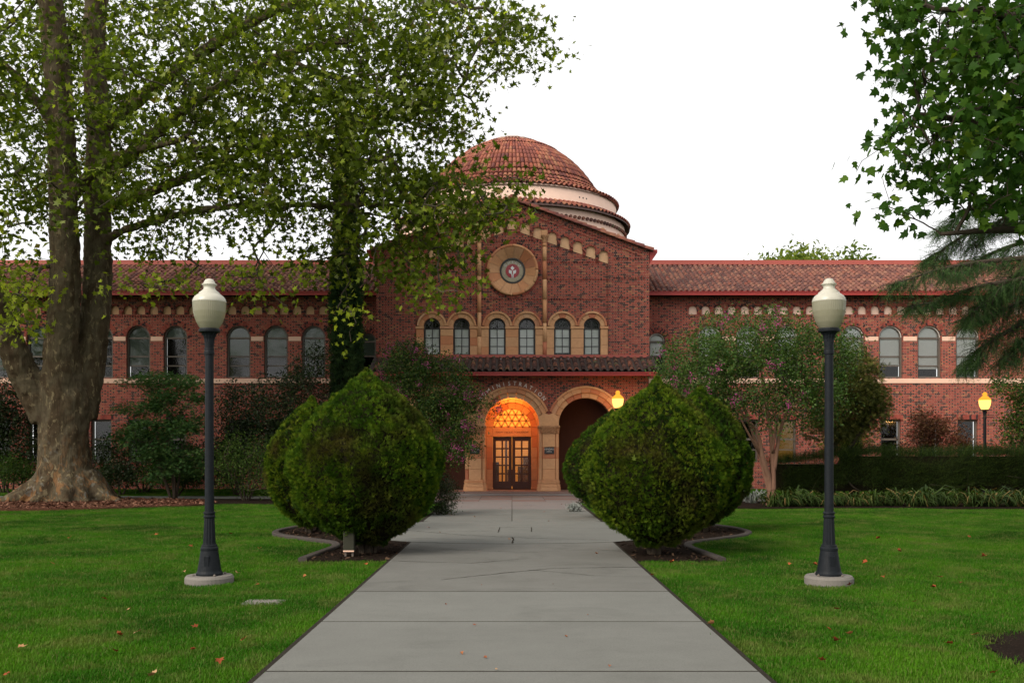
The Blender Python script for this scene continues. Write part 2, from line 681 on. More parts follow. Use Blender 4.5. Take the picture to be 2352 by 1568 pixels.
M['path'] = m_concrete('path_concrete', (.135, .137, .123), (.195, .197, .180))
M['path_old'] = m_concrete('old_concrete', (.122, .121, .108), (.185, .184, .168), .9)
M['paver'] = m_concrete('paver', (.16, .142, .135), (.225, .20, .19))
M['paver_pink'] = m_concrete('pink_paver', (.17, .112, .10), (.215, .15, .135))
M['kerb'] = m_concrete('bed_edging', (.046, .039, .034), (.08, .068, .06), .7)
M['joint'] = m_soil('joint_dirt', (.03, .027, .022), (.05, .043, .035))
M['soil'] = m_soil('bed_soil', (.012, .009, .007), (.030, .021, .016), (.045, .031, .022))
M['mulch'] = m_soil('bark_mulch', (.06, .026, .016), (.12, .055, .035), (.17, .085, .055))
M['litter'] = m_leaf('bed_litter', [(0, (.020, .013, .009)), (.7, (.050, .030, .020)), (1, (.12, .075, .045))], 0, .9)
M['chip'] = m_leaf('mulch_chip', [(0, (.06, .027, .018)), (.6, (.14, .06, .038)), (1, (.26, .14, .09))], 0, .9)
M['lawn'] = m_lawn('lawn_ground', True)
M['blade'] = m_lawn('grass_blade', False)
M['bark_plane'] = m_bark_plane()
M['bark_dark'] = m_bark('dark_bark', (.03, .024, .018), (.07, .055, .04))
M['bark_twig'] = m_bark('plane_twig_bark', (.05, .042, .03), (.10, .085, .06))
M['bark_crape'] = m_bark('crape_bark', (.12, .06, .04), (.24, .14, .095))
M['leaf_plane'] = m_leaf('plane_leaf', [(0, (.026, .038, .006)), (.3, (.062, .092, .010)), (.6, (.125, .172, .018)), (.8, (.19, .245, .026)), (.9, (.26, .29, .13)), (.96, (.33, .41, .035)), (1, (.12, .08, .03))], .5)
M['leaf_lime'] = m_leaf('hanging_plane_leaf', [(0, (.06, .085, .012)), (.4, (.14, .18, .018)), (.75, (.24, .30, .025)), (1, (.34, .38, .05))], .42)
M['leaf_near'] = m_leaf('maple_leaf', [(0, (.014, .040, .006)), (.5, (.032, .082, .010)), (.85, (.064, .125, .014)), (1, (.16, .24, .024))], .3, .45)
M['leaf_crape'] = m_leaf('crape_leaf', [(0, (.014, .034, .007)), (.5, (.032, .074, .014)), (.9, (.068, .12, .022)), (1, (.11, .10, .03))], .25, .45, spec=.14)
M['petal'] = m_leaf('crape_petal', [(0, (.34, .05, .17)), (.6, (.45, .09, .26)), (1, (.55, .19, .36))], .3, .6, (1.1, .9, 1.0))
M['leaf_thuja'] = m_leaf('thuja_spray', [(0, (.006, .016, .003)), (.3, (.020, .048, .004)), (.6, (.044, .090, .006)), (.85, (.080, .130, .008)), (1, (.14, .17, .014))], .25, .6, patch=((.066, .044, .015), 1.1, .7))
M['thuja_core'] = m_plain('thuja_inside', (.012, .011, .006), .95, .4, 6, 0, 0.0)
M['leaf_cedar'] = m_leaf('cedar_needle', [(0, (.016, .038, .014)), (.6, (.038, .082, .026)), (1, (.075, .13, .038))], .2, .7)
M['leaf_cypress'] = m_leaf('cypress_spray', [(0, (.012, .028, .012)), (.6, (.026, .052, .018)), (1, (.05, .085, .026))], .15, .7)
M['leaf_hedge'] = m_leaf('hedge_needle', [(0, (.010, .020, .006)), (.6, (.022, .042, .009)), (1, (.055, .085, .015))], .15, .7)
M['leaf_juniper'] = m_leaf('juniper_spray', [(0, (.035, .045, .012)), (.6, (.075, .085, .02)), (1, (.12, .12, .03))], .2, .7)
M['leaf_dark'] = m_leaf('shrub_leaf', [(0, (.008, .016, .006)), (.6, (.018, .034, .010)), (1, (.045, .068, .020))], .15, .4, spec=.16)
M['leaf_mid'] = m_leaf('green_shrub_leaf', [(0, (.014, .032, .007)), (.6, (.034, .068, .014)), (1, (.075, .12, .025))], .3, .5)
M['leaf_jmaple'] = m_leaf('japanese_maple_leaf', [(0, (.020, .052, .018)), (.6, (.036, .085, .026)), (1, (.07, .125, .035))], .3, .55)
M['leaf_red'] = m_leaf('red_maple_leaf', [(0, (.045, .020, .014)), (.6, (.085, .036, .022)), (1, (.11, .07, .03))], .3, .6, (1.2, .9, .7))
M['leaf_light'] = m_leaf('light_leaf', [(0, (.06, .095, .018)), (.6, (.11, .16, .026)), (1, (.20, .24, .04))], .4)
M['leaf_grey'] = m_leaf('silver_leaf', [(0, (.16, .18, .16)), (1, (.32, .34, .31))], .1, .8, (1, 1, 1))
M['leaf_strap'] = m_leaf('strap_leaf', [(0, (.018, .036, .010)), (.6, (.045, .075, .018)), (.9, (.06, .09, .022)), (.95, (.2, .13, .055)), (1, (.24, .15, .06))], .25, .5)
M['leaf_fallen'] = m_leaf('dry_leaf', [(0, (.17, .042, .018)), (.4, (.30, .075, .028)), (.75, (.32, .13, .05)), (1, (.36, .23, .12))], .1, .7, (1, .8, .6))
M['post'] = m_plain('painted_iron', (.0095, .0115, .014), .5, .4, 22, 0, .12, .15)
M['pad'] = m_concrete('lamp_pad', (.15, .138, .12), (.23, .212, .19))
M['globe_top'] = m_frosted('cream_globe', (.62, .60, .51), .3, .3)
M['globe_bowl'] = m_frosted('ribbed_globe', (.36, .345, .245), .45, .12)
M['lit'] = m_emit('lit_globe', (1.0, .50, .11), 1.15)
M['lit_top'] = m_emit('lit_globe_top', (1.0, .36, .035), .62)
M['lit_room'] = m_emit('ceiling_light', (1.0, .70, .30), 8.0)
M['win_glow'] = m_emit('lit_window', (1.0, .5, .09), .05)
M['box_grey'] = m_plain('box_grey', (.036, .036, .025), .7, .12, 10, 0, .1)
M['cap'] = m_plain('dome_cap', (.38, .27, .21), .8, .12, 5)
M['rose_glass'] = m_plain('rose_glass', (.42, .36, .24), .15, .5, 24)
M['rose_ray'] = m_plain('rose_ray', (.16, .14, .09), .3, .3, 20)
M['rose_red'] = m_plain('rose_red', (.30, .012, .022), .2, .2, 8)
M['rose_white'] = m_plain('rose_white', (.74, .76, .78), .4, .05, 8)

# ================================================================== ground, path, beds
PW = 1.83                                    # half width of the path
# the ground: one sheet to the horizon, rising gently to a bank in front of the wings
gx = np.concatenate([np.linspace(-300, -30, 12), np.linspace(-28, 28, 57), np.linspace(30, 300, 12)])
gy = np.concatenate([np.linspace(-40, 0, 6), np.linspace(1, 36, 36), np.linspace(36.6, 41, 8), np.linspace(46, 600, 12)])
def ground_z(x, y):
    x, y = np.asarray(x, float), np.asarray(y, float)
    und = .018 * np.sin(x * .9 + 1.3) * np.sin(y * .6) + .012 * np.sin(x * 2.3) * np.cos(y * 1.7 + .5)
    near = np.clip((np.abs(x) - 2.2) / 1.5, 0, 1)
    bank = np.clip((y - 37.4) / 3.2, 0, 1) * .17 * np.clip((np.abs(x) - 5.6) / .8, 0, 1)
    return und * near * np.clip((40 - y) / 5, 0, 1) * np.clip((60 - np.abs(x)) / 20, 0, 1) + bank - .02
GX, GY = np.meshgrid(gx, gy)
GZ = ground_z(GX, GY)
nx_, ny_ = len(gx), len(gy)
idx = np.arange(nx_ * ny_).reshape(ny_, nx_)
GF = np.stack([idx[:-1, :-1], idx[:-1, 1:], idx[1:, 1:], idx[1:, :-1]], -1).reshape(-1, 4)
ground = np_obj('ground', np.stack([GX, GY, GZ], -1).reshape(-1, 3), GF, M['lawn'], smooth=True)
tag(ground, 'flat green mown lawn on both sides of the path', kind='structure')

# ---- the path: a bed of dirt that shows in the joints, and slabs
plaza_front = [(-PW, 18.12), (-1.2, 17.92), (-.6, 17.8), (0, 17.75), (.6, 17.8), (1.2, 17.92), (PW, 18.12)]
side_r = [(2.45, 18.6), (3.0, 19.4), (3.25, 20.4), (3.15, 21.4), (2.75, 22.4)]
path_bed = MB()
path_bed.slab([(-PW - .045, 1), (PW + .045, 1), (PW + .045, 18.1)] + [(x - .01, y) for x, y in side_r] + [(2.2, 23.3), (2.2, 33), (4.6, 33), (4.6, 37.4), (-4.6, 37.4), (-4.6, 33), (-2.2, 33), (-2.2, 23.3)] +
              [(-x + .01, y) for x, y in reversed(side_r)] + [(-PW - .045, 18.1)], -.10, .0262)
path = path_bed.build('path', M['joint'])
tag(path, 'grey concrete walk leading straight to the building', kind='structure')


def slab_rect(x0, x1, y0, y1, mat, c=.004, z=.03):
    mb = MB()
    vs = [(x0, y0, -.05), (x1, y0, -.05), (x1, y1, -.05), (x0, y1, -.05),
          (x0, y0, z - c * .7), (x1, y0, z - c * .7), (x1, y1, z - c * .7), (x0, y1, z - c * .7),
          (x0 + c, y0 + c, z), (x1 - c, y0 + c, z), (x1 - c, y1 - c, z), (x0 + c, y1 - c, z)]
    fs = [(8, 9, 10, 11)]
    for i in range(4):
        j = (i + 1) % 4
        fs += [(i, j, 4 + j, 4 + i), (4 + i, 4 + j, 8 + j, 8 + i)]
    mb.add(vs, fs)
    return mb.build('slab', mat, path)


for (a, b) in ((1.0, 3.06), (3.10, 5.21), (5.25, 7.378), (7.422, 9.558), (9.602, 11.625)):
    slab_rect(-PW, PW, a, b, M['path'])
mb = MB(); mb.slab([(-PW, 11.672), (PW, 11.672)] + [(x, y - .06) for x, y in reversed(plaza_front)], -.05, .0298)
mb.build('slab', M['path_old'], path)
mb = MB(); mb.slab(plaza_front + side_r[:-1] + [(2.72, 22.35), (-2.72, 22.35)] + [(-x, y) for x, y in reversed(side_r[:-1])], -.05, .03)
mb.build('slab', M['path'], path)
mb = MB(); mb.slab([(-2.72, 22.37), (2.72, 22.37), (2.3, 23.1), (1.9, 23.55), (-1.9, 23.55), (-2.3, 23.1)], -.05, .0296)
mb.build('slab', M['path'], path)
for (a, b) in ((23.57, 26.1), (26.12, 28.6), (28.62, 31.0), (31.02, 33.1)):
    for (x0, x1) in ((-2.1, -.008), (.008, 2.1)):
        slab_rect(x0, x1, a, b, M['path'] if b < 31 else M['paver'])
k = 0
for j, (a, b) in enumerate(((33.12, 34.2), (34.215, 35.3), (35.315, 36.4), (36.415, 37.3))):
    x = -4.5
    while x < 4.49:
        x1 = min(x + 1.125, 4.5)
        slab_rect(x + .006, x1 - .006, a, b, M['paver_pink'] if (k + j) % 2 == 0 and j in (0, 1, 3) else M['paver'])
        x = x1; k += 1
# cracks: thin dirt-filled breaks in the old slabs
def crack(pts, w=.012, z=.0345):
    mb = MB(); vs = []
    fine = []
    for a, b in zip(pts[:-1], pts[1:]):
        m = max(3, int(math.hypot(b[0] - a[0], b[1] - a[1]) / .08))
        for i in range(m):
            t = i / m
            fine.append((a[0] + (b[0] - a[0]) * t + random.uniform(-.008, .008), a[1] + (b[1] - a[1]) * t + random.uniform(-.014, .014)))
    fine.append(pts[-1])
    for i, p in enumerate(fine):
        a, b = fine[max(i - 1, 0)], fine[min(i + 1, len(fine) - 1)]
        t = Vector((b[0] - a[0], b[1] - a[1])).normalized()
        ww = w * random.uniform(.4, 1.1)
        vs += [(p[0] - t.y * ww, p[1] + t.x * ww, z), (p[0] + t.y * ww, p[1] - t.x * ww, z)]
    mb.add(vs, [(2 * i, 2 * i + 1, 2 * i + 3, 2 * i + 2) for i in range(len(fine) - 1)])
    return mb.build('crack', M['joint'], path)
crack([(-.9, 12.7), (0, 13.5), (.6, 13.95), (1.82, 14.1)])
crack([(-1.8, 14.9), (-.6, 14.6), (.1, 15.1)], .009)
crack([(-1.2, 16.7), (.2, 16.2), (1.4, 16.6), (1.8, 16.4)], .007)
crack([(.3, 13.75), (1.1, 13.1), (1.8, 13.0)], .006)
crack([(-2.4, 21.0), (-1.0, 19.6), (.3, 18.9), (1.8, 18.4)], .014)
crack([(0, 17.8), (.03, 18.5), (0, 19.0)], .02)
crack([(-.28, 20.2), (-.26, 21.6), (.42, 21.6), (.40, 20.4)], .012)
crack([(-2.0, 18.9), (-.5, 18.5)], .010)
crack([(-2.7, 20.2), (-.3, 20.6)], .007)
crack([(.42, 21.6), (2.6, 21.2)], .007)

# ---- planting beds beside the path, with concrete edging
bedR = [(PW + .02, 15.2), (3.2, 15.2), (3.13, 16.1), (3.06, 17.2), (3.25, 18.0), (3.9, 18.8), (4.55, 19.6), (4.85, 20.5), (4.75, 21.6), (4.5, 22.4), (4.35, 24), (4.3, 27), (2.3, 27), (2.3, 20), (PW + .02, 18.2)]
for s in (1, -1):
    mb = MB()
    pts = [(s * x, y) for x, y in bedR]
    mb.slab(pts if s > 0 else pts[::-1], -.05, .016)
    o = mb.build('planting_bed', M['soil'])
    tag(o, 'dark soil bed under the clipped globes %s of the path' % ('right' if s > 0 else 'left'), kind='structure')
    edge = smooth_path([(s * x, y) for x, y in bedR[1:12]], 6)
    o = sweep_edge('bed_edging', [(p.x, p.y) for p in edge], .14, -.05, .055, M['kerb'])
    tag(o, 'curving concrete edging round the %s bed of clipped globes' % ('right' if s > 0 else 'left'), 'edging', 'bed edgings')
# bare earth at the foot of a near tree
def patch(name, cx, cy, rx, ry, mat, z, n=28, jit=.18, seed=3):
    r_ = random.Random(seed)
    pts = []
    for i in range(n):
        a = 2 * PI * i / n
        q = 1 + r_.uniform(-jit, jit)
        pts.append((cx + rx * q * math.cos(a), cy + ry * q * math.sin(a)))
    mb = MB(); mb.slab(pts, -.06, z)
    return mb.build(name, mat)
bare = (4.85, 8.0, .95, 1.1)
tag(patch('bare_soil', *bare, M['soil'], .012, seed=5), 'patch of bare brown earth in the right lawn', kind='structure')
mulch_c = (-16.0, 32.2, 6.4, 3.6)
tag(patch('mulch_bed', *mulch_c, M['mulch'], .03, jit=.03), 'reddish bark mulch round the foot of the big plane tree', kind='structure')
mb = MB(); mb.slab([(-30, 35.6), (-4.9, 35.9), (-4.9, 36.6), (-30, 36.9)], -.05, .05)
tag(mb.build('footpath', M['path']), 'narrow pale walk crossing in front of the left wing', kind='structure')
mb = MB(); mb.slab([(4.9, 33.6), (9.0, 33.3), (9.0, 34.2), (4.9, 34.4)], -.05, .05)
tag(mb.build('footpath', M['path']), 'short pale walk behind the crape myrtle trunk', kind='structure')
mb = MB(); mb.slab([(5.0, 29.9), (26, 29.4), (26, 35.5), (5.0, 35.5), (5, 30.4)], -.05, .012)
tag(mb.build('hedge_bed', M['soil']), 'dark soil strip under the long hedge', kind='structure')
mb = MB(); mb.slab([(-14, 33.2), (-5.0, 31.4), (-4.9, 35.4), (-14, 35.4)], -.05, .012)
tag(mb.build('shrub_bed', M['soil']), 'dark soil strip under the shrubs left of the globes', kind='structure')

# ================================================================== the building
BLD = empty('administration_building', (0, 38, 0))
BLD.location = (0, 0, 0)
tag(BLD, 'red brick administration building with tiled dome, gabled centre and two long wings', 'building')
YG, YW, YP = 39.0, 41.0, 38.0
XG0, XG1 = -5.32, 5.38          # gabled block


def rake(x): return 11.52 - .365 * abs(x)


# ---- gabled block: inner panel, proud border with stepped arches, niches
wins = [-3.14, -1.98, -.583, .583, 1.98, 3.14]
WR, WZ0, WZS = .33, 5.48, 6.60
ROSE = (0.02, 8.81)
holes = [arched(x, 5.30, WZS, WR + .04) for x in wins]
holes.append(arc(ROSE[0], ROSE[1], .95, 0, 2 * PI, 40)[:-1])
wall('gable_wall', [(XG0, 4.6), (XG1, 4.6), (XG1, rake(XG1) - .1), (0, rake(0) - .1), (XG0, rake(XG0) - .1)], holes, YG + .10, .35, M['brick'], BLD)
niche_x = [0.0]
for v in (.512, 1.018, 1.571, 2.072, 2.574, 3.085, 3.587): niche_x += [v, -v]
niche_x.sort()
def ntop(x): return 10.85 - .36 * abs(x)
NR = .175
top_line = []
for i, x in enumerate(niche_x):
    zt = ntop(x)
    top_line += [(x - NR, zt - .30 - (.0 if x > 0 else 0))] + [(p[0], p[1]) for p in arc(x, zt - NR, NR, PI, 0, 8)] + [(x + NR, zt - .30)]
panel = [(-3.78, 4.9)] + [(-3.78, top_line[0][1])] + top_line + [(3.78, top_line[-1][1]), (3.78, 4.9)]
wall('gable_border', [(XG0, 4.61), (XG1, 4.61), (XG1, rake(XG1)), (0, rake(0)), (XG0, rake(XG0))], [panel], YG, .13, M['brick'], BLD)
for x in niche_x:
    zt = ntop(x)
    s = .36 * NR * (1 if x > 0 else -1 if x < 0 else 0)
    mb = MB(); mb.prism([(x - NR - .01, zt - .44 + s), (x + NR + .01, zt - .44 - s), (x + NR + .01, zt - NR)] + arc(x, zt - NR, NR + .01, 0, PI, 8)[1:-1] + [(x - NR - .01, zt - NR)], YG + .085, YG + .12)
    mb.build('niche', M['plaster_tan'], BLD)
# corbels under the little arches, and rings of headers round them
mb = MB()
for a, b in zip(niche_x[:-1], niche_x[1:]):
    z = min(ntop(a), ntop(b)) - .30 + .02
    mb.tone = random.random(); mb.box(a + NR + .03, b - NR - .03, YG + .01, YG + .09, z - .09, z - .0)
    mb.tone = random.random(); mb.box(a + NR + .06, b - NR - .06, YG + .04, YG + .09, z - .16, z - .092)
tag(mb.build('corbel_course', M['brick_piece'], BLD), kind='stuff')
def brick_ring(name, cx, cz, r0, r1, a0, a1, n, y0, y1, parent=BLD):
    mb = MB()
    for i in range(n):
        b0 = a0 + (a1 - a0) * (i + .07) / n
        b1 = a0 + (a1 - a0) * (i + .93) / n
        mb.tone = random.random()
        mb.prism([(cx + r0 * math.cos(b0), cz + r0 * math.sin(b0)), (cx + r1 * math.cos(b0), cz + r1 * math.sin(b0)),
                  (cx + r1 * math.cos(b1), cz + r1 * math.sin(b1)), (cx + r0 * math.cos(b1), cz + r0 * math.sin(b1))], y0, y1)
    return tag(mb.build(name, M['brick_piece'], parent), kind='stuff')
for x in niche_x:
    brick_ring('brick_arch', x, ntop(x) - NR, NR + .012, NR + .085, .1, PI - .1, 9, YG - .006, YG + .03)
# dog-tooth string courses
def dogtooth(x0, x1, z, y, skip=()):
    mb = MB(); x = x0
    while x < x1 - .05:
        if not any(a < x + .05 < b for a, b in skip):
            mb.tone = random.random()
            mb.add([(x, y + .02, z), (x + .05, y - .035, z), (x + .10, y + .02, z), (x, y + .02, z + .06), (x + .05, y - .035, z + .06), (x + .10, y + .02, z + .06)],
                   [(0, 1, 4, 3), (1, 2, 5, 4), (3, 4, 5), (0, 2, 1)])
        x += .105
    return tag(mb.build('dogtooth_course', M['brick_piece'], BLD), kind='stuff')
for z, a, b in ((9.94, -1.15, 1.15), (9.08, 1.35, 3.4), (9.08, -3.4, -1.35), (8.41, 1.35, 3.75), (8.41, -3.75, -1.35), (7.64, -3.75, 3.75)):
    dogtooth(a, b, z, YG + .10, skip=[(-1.32, -1.2), (1.18, 1.32)] + ([(-1.12, 1.14)] if z < 9.9 and z > 7.8 else []))
for z in (9.2, 8.45, 7.68):
    dogtooth(3.95, 5.2, z, YG); dogtooth(-5.15, -3.95, z, YG)
for sgn in (1, -1):            # stepped headers under the verge
    mb = MB()
    for rowk, off in enumerate((.17, .30)):
        x = .1
        while x < 5.1:
            mb.tone = random.random()
            z = rake(x) - off
            mb.box(sgn * x - .028, sgn * x + .028, YG - .03, YG + .01, z - .05, z)
            x += .095
    tag(mb.build('dogtooth_course', M['brick_piece'], BLD), kind='stuff')


# ---- sandstone window surrounds of the gable
def voussoirs(name, cx, cz, r0, r1, a0, a1, n, y0, y1, parent, seg=4, gap=.006, mat=None):
    for i in range(n):
        b0 = a0 + (a1 - a0) * i / n + gap / r1
        b1 = a0 + (a1 - a0) * (i + 1) / n - gap / r1
        pts = arc(cx, cz, r1, b0, b1, seg) + arc(cx, cz, r0, b1, b0, seg)
        mb = MB(); mb.prism(pts, y0, y1)
        mb.build(name, mat or M['stone'], parent)


SUR = empty('window_surround', (0, 0, 0), BLD)
SUR['label'] = 'tan and rust sandstone arches round the gable windows'
for x in wins:
    voussoirs('voussoir', x, WZS, WR, .505, 0, PI, 5, YG + .03, YG + .34, SUR)
    voussoirs('hood_stone', x, WZS, .51, .585, .02, PI - .02, 3, YG - .02, YG + .2, SUR, 6)
jx = [(-3.76, -3.475), (-2.805, -2.315), (-1.645, -1.36), (-1.205, -.918), (-.248, .248), (.918, 1.205), (1.36, 1.645), (2.315, 2.805), (3.475, 3.76)]
for (a, b) in jx:
    cuts = [5.40, random.uniform(5.75, 5.9), random.uniform(6.12, 6.25), 6.50]
    for z0, z1 in zip(cuts[:-1], cuts[1:]):
        mb = MB(); mb.cbox(a, b, YG + .035, YG + .34, z0 + .003, z1 - .003); mb.build('jamb_stone', M['stone'], SUR)
    mb = MB(); mb.cbox(a - .02, b + .02, YG + .0, YG + .33, 6.503, 6.595); mb.build('impost_stone', M['stone'], SUR)


def gable_window(cx):
    w = empty('window', (0, 0, 0), BLD)
    y = YG + .21
    mb = MB()
    mb.ring(arched(cx, WZ0 - .05, WZS, WR + .0), arched(cx, WZ0 + .05, WZS, WR - .065), y, y + .08)
    mb.build('frame', M['black_frame'], w)
    mb = MB()
    mb.box(cx - .014, cx + .014, y + .015, y + .06, WZ0 + .03, WZS + WR - .05)
    for z in (6.52, 6.16, 5.83): mb.box(cx - WR + .05, cx + WR - .05, y + .022, y + .055, z - .013 - (.012 if z > 6.4 else 0), z + .013 + (.012 if z > 6.4 else 0))
    mb.build('glazing_bar', M['black_frame'], w)
    mb = MB(); mb.prism(arched(cx, WZ0 + .04, WZS, WR - .055), y + .05, y + .054); mb.build('pane', M['glass'], w)
    low = WZ0 + random.choice((.04, .04, .1))
    mb = MB(); mb.box(cx - WR + .03, cx + WR - .03, y + .066, y + .072, low, 6.52); mb.build('blind', M['blind'], w)
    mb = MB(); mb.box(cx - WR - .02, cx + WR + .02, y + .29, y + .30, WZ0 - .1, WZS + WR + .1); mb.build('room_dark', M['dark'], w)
    mb = MB(); mb.cbox(cx - WR - .0, cx + WR + .0, YG + .08, YG + .34, 5.385, 5.435); mb.build('sill', M['red_pink'], w)
for x in wins: gable_window(x)

# slender columns that divide the gable
for x in (-1.283, 1.283):
    c = empty('column', (0, 0, 0), BLD)
    z = 5.40
    while z < 9.85:
        z1 = min(z + random.uniform(.55, .95), 9.86)
        mb = MB(); mb.lathe([(.0, z + .003), (.082, z + .003), (.082, z1 - .003), (0, z1 - .003)], x, YG + .06, 16)
        mb.build('drum', M['stone'], c, True)
        z = z1
    mb = MB(); mb.lathe([(.085, 9.87), (.10, 9.89), (.088, 9.92), (.10, 10.0), (.14, 10.1), (.15, 10.12)], x, YG + .06, 12)
    mb.box(x - .15, x + .15, YG - .06, YG + .14, 10.12, 10.17); mb.build('capital', M['carved'], c)
    mb = MB(); mb.cbox(x - .11, x + .11, YG - .02, YG + .14, 10.173, 10.36); mb.build('block', M['stone'], c)

# ---- rose window
ROS = empty('rose_window', (0, 0, 0), BLD)
rx, rz = ROSE
ns = 14
for i in range(ns):
    a0, a1 = 2 * PI * i / ns + .15, 2 * PI * (i + 1) / ns + .15 - .012
    mb = MB()
    n_ = 5
    vs = []
    for j in range(n_ + 1):
        a = a0 + (a1 - a0) * j / n_
        for (r, y) in ((.985, YG + .16), (.90, YG + .02), (.86, YG + .04), (.50, YG + .26), (.50, YG + .30)):
            vs.append((rx + r * math.cos(a), y, rz + r * math.sin(a)))
    mb.add(vs, [(j * 5 + k, j * 5 + k + 1, j * 5 + 5 + k + 1, j * 5 + 5 + k) for j in range(n_) for k in range(4)])
    mb.build('dish_stone', M['stone'], ROS)
for i in range(12):
    a0, a1 = 2 * PI * i / 12, 2 * PI * (i + 1) / 12 - .008
    pts = [(rx + .955 * math.cos(a0 + (a1 - a0) * j / 6), YG + .05, rz + .955 * math.sin(a0 + (a1 - a0) * j / 6)) for j in range(7)]
    mb = MB(); mb.tube(pts, [.062] * 7, 10); mb.build('roll_stone', M['stone'], ROS, True)
brick_ring('brick_arch', rx, rz, 1.022, 1.10, 0, 2 * PI, 84, YG + .07, YG + .13, ROS)
mb = MB(); mb.ring(arc(rx, rz, .505, 0, 2 * PI, 40)[:-1], arc(rx, rz, .44, 0, 2 * PI, 40)[:-1], YG + .24, YG + .34); mb.build('frame', M['black_frame'], ROS)
mb = MB(); mb.prism(arc(rx, rz, .45, 0, 2 * PI, 40)[:-1], YG + .31, YG + .33); mb.build('pane', M['rose_glass'], ROS)
mb = MB()
for i in range(44):
    a = 2 * PI * i / 44
    c_, s_ = math.cos(a), math.sin(a)
    mb.add([(rx + .28 * c_ - .003 * s_, YG + .306, rz + .28 * s_ + .003 * c_), (rx + .28 * c_ + .003 * s_, YG + .306, rz + .28 * s_ - .003 * c_),
            (rx + .44 * c_ + .006 * s_, YG + .306, rz + .44 * s_ - .006 * c_), (rx + .44 * c_ - .006 * s_, YG + .306, rz + .44 * s_ + .006 * c_)], [(0, 1, 2, 3)])
mb.build('leading', M['rose_ray'], ROS)
mb = MB(); mb.prism(arc(rx, rz - .0, .275, 0, 2 * PI, 36)[:-1], YG + .296, YG + .308); mb.build('red_disc', M['rose_red'], ROS)
mb = MB()
def em(pts): mb.prism([(rx + (u - 785) / 1047. , rz + (945 - v) / 1047.) for u, v in pts], YG + .286, YG + .298)
em([(778, 735), (845, 810), (868, 830), (780, 922), (700, 828)])
em([(637, 900), (758, 935), (762, 1072), (775, 1072), (775, 1250), (755, 1250), (740, 1072), (637, 1030)])
em([(932, 900), (812, 935), (808, 1072), (797, 1072), (797, 1250), (818, 1250), (832, 1072), (925, 1030)])
mb.build('emblem', M['rose_white'], ROS)


def text_mesh(s, size, ext=.006):
    cu = bpy.data.curves.new('t', 'FONT')
    cu.body = s; cu.size = size; cu.extrude = ext; cu.align_x = 'CENTER'; cu.resolution_u = 3
    ob = bpy.data.objects.new('t', cu)
    scene.collection.objects.link(ob)
    dg = bpy.context.evaluated_depsgraph_get()
    me = bpy.data.meshes.new_from_object(ob.evaluated_get(dg))
    bpy.data.objects.remove(ob); bpy.data.curves.remove(cu)
    return me


def letter_arc(word, cx, cz, r, y, size, step, mat, parent, a_mid=PI / 2, sx=1.0):
    n = len(word)
    for i, ch in enumerate(word):
        a = a_mid + (n - 1) / 2 * step - i * step
        me = text_mesh(ch, size)
        me.name = 'letter'; me.materials.clear(); me.materials.append(mat)
        o = bpy.data.objects.new('letter', me)
        o.matrix_world = Matrix.Translation((cx + r * math.cos(a), y, cz + r * math.sin(a))) @ Matrix.Rotation(-(a - PI / 2), 4, 'Y') @ Matrix.Rotation(PI / 2, 4, 'X') @ Matrix.Diagonal((sx, 1, 1, 1))
        link(o, parent)


letter_arc('CHICO', rx, rz, .315, YG + .30, .13, .44, M['rose_white'], ROS)

# ---- gabled roof with verge tiles
def tile_mesh(L, r0, r1, seg=6, th=.018, lift=.035, flip=False):
    """one clay barrel: lower end at y=0 (radius r0), upper end at y=L; axis lies on the roof plane"""
    vs, fs = [], []
    for i in range(seg + 1):
        a = PI * i / seg
        c_, s_ = math.cos(a), math.sin(a)
        if flip: s_ = 1 - s_ * .9; 
        vs += [(r0 * c_, 0, r0 * s_ + lift), (r1 * c_, L, r1 * s_ + lift * .2), ((r0 - th) * c_, 0, (r0 - th) * s_ + lift)]
    for i in range(seg):
        b = i * 3
        fs += [(b, b + 3, b + 4, b + 1), (b, b + 2, b + 5, b + 3)]
    return np.array(vs, dtype=np.float32), np.array(fs, dtype=np.int32)


def place_tiles(name, tv, tf, pos, xa, ya, za, mat, parent, sx=None):
    n = len(pos)
    rot = np.stack([xa, ya, za], axis=-1)
    sc = np.ones((n, 3)) if sx is None else np.stack([sx, np.ones(n), sx], -1)
    V, F, T = scatter_mesh(tv, tf, np.asarray(pos), rot, sc, rng.random(n))
    o = np_obj(name, V, F, mat, parent, T, smooth=False)
    return o


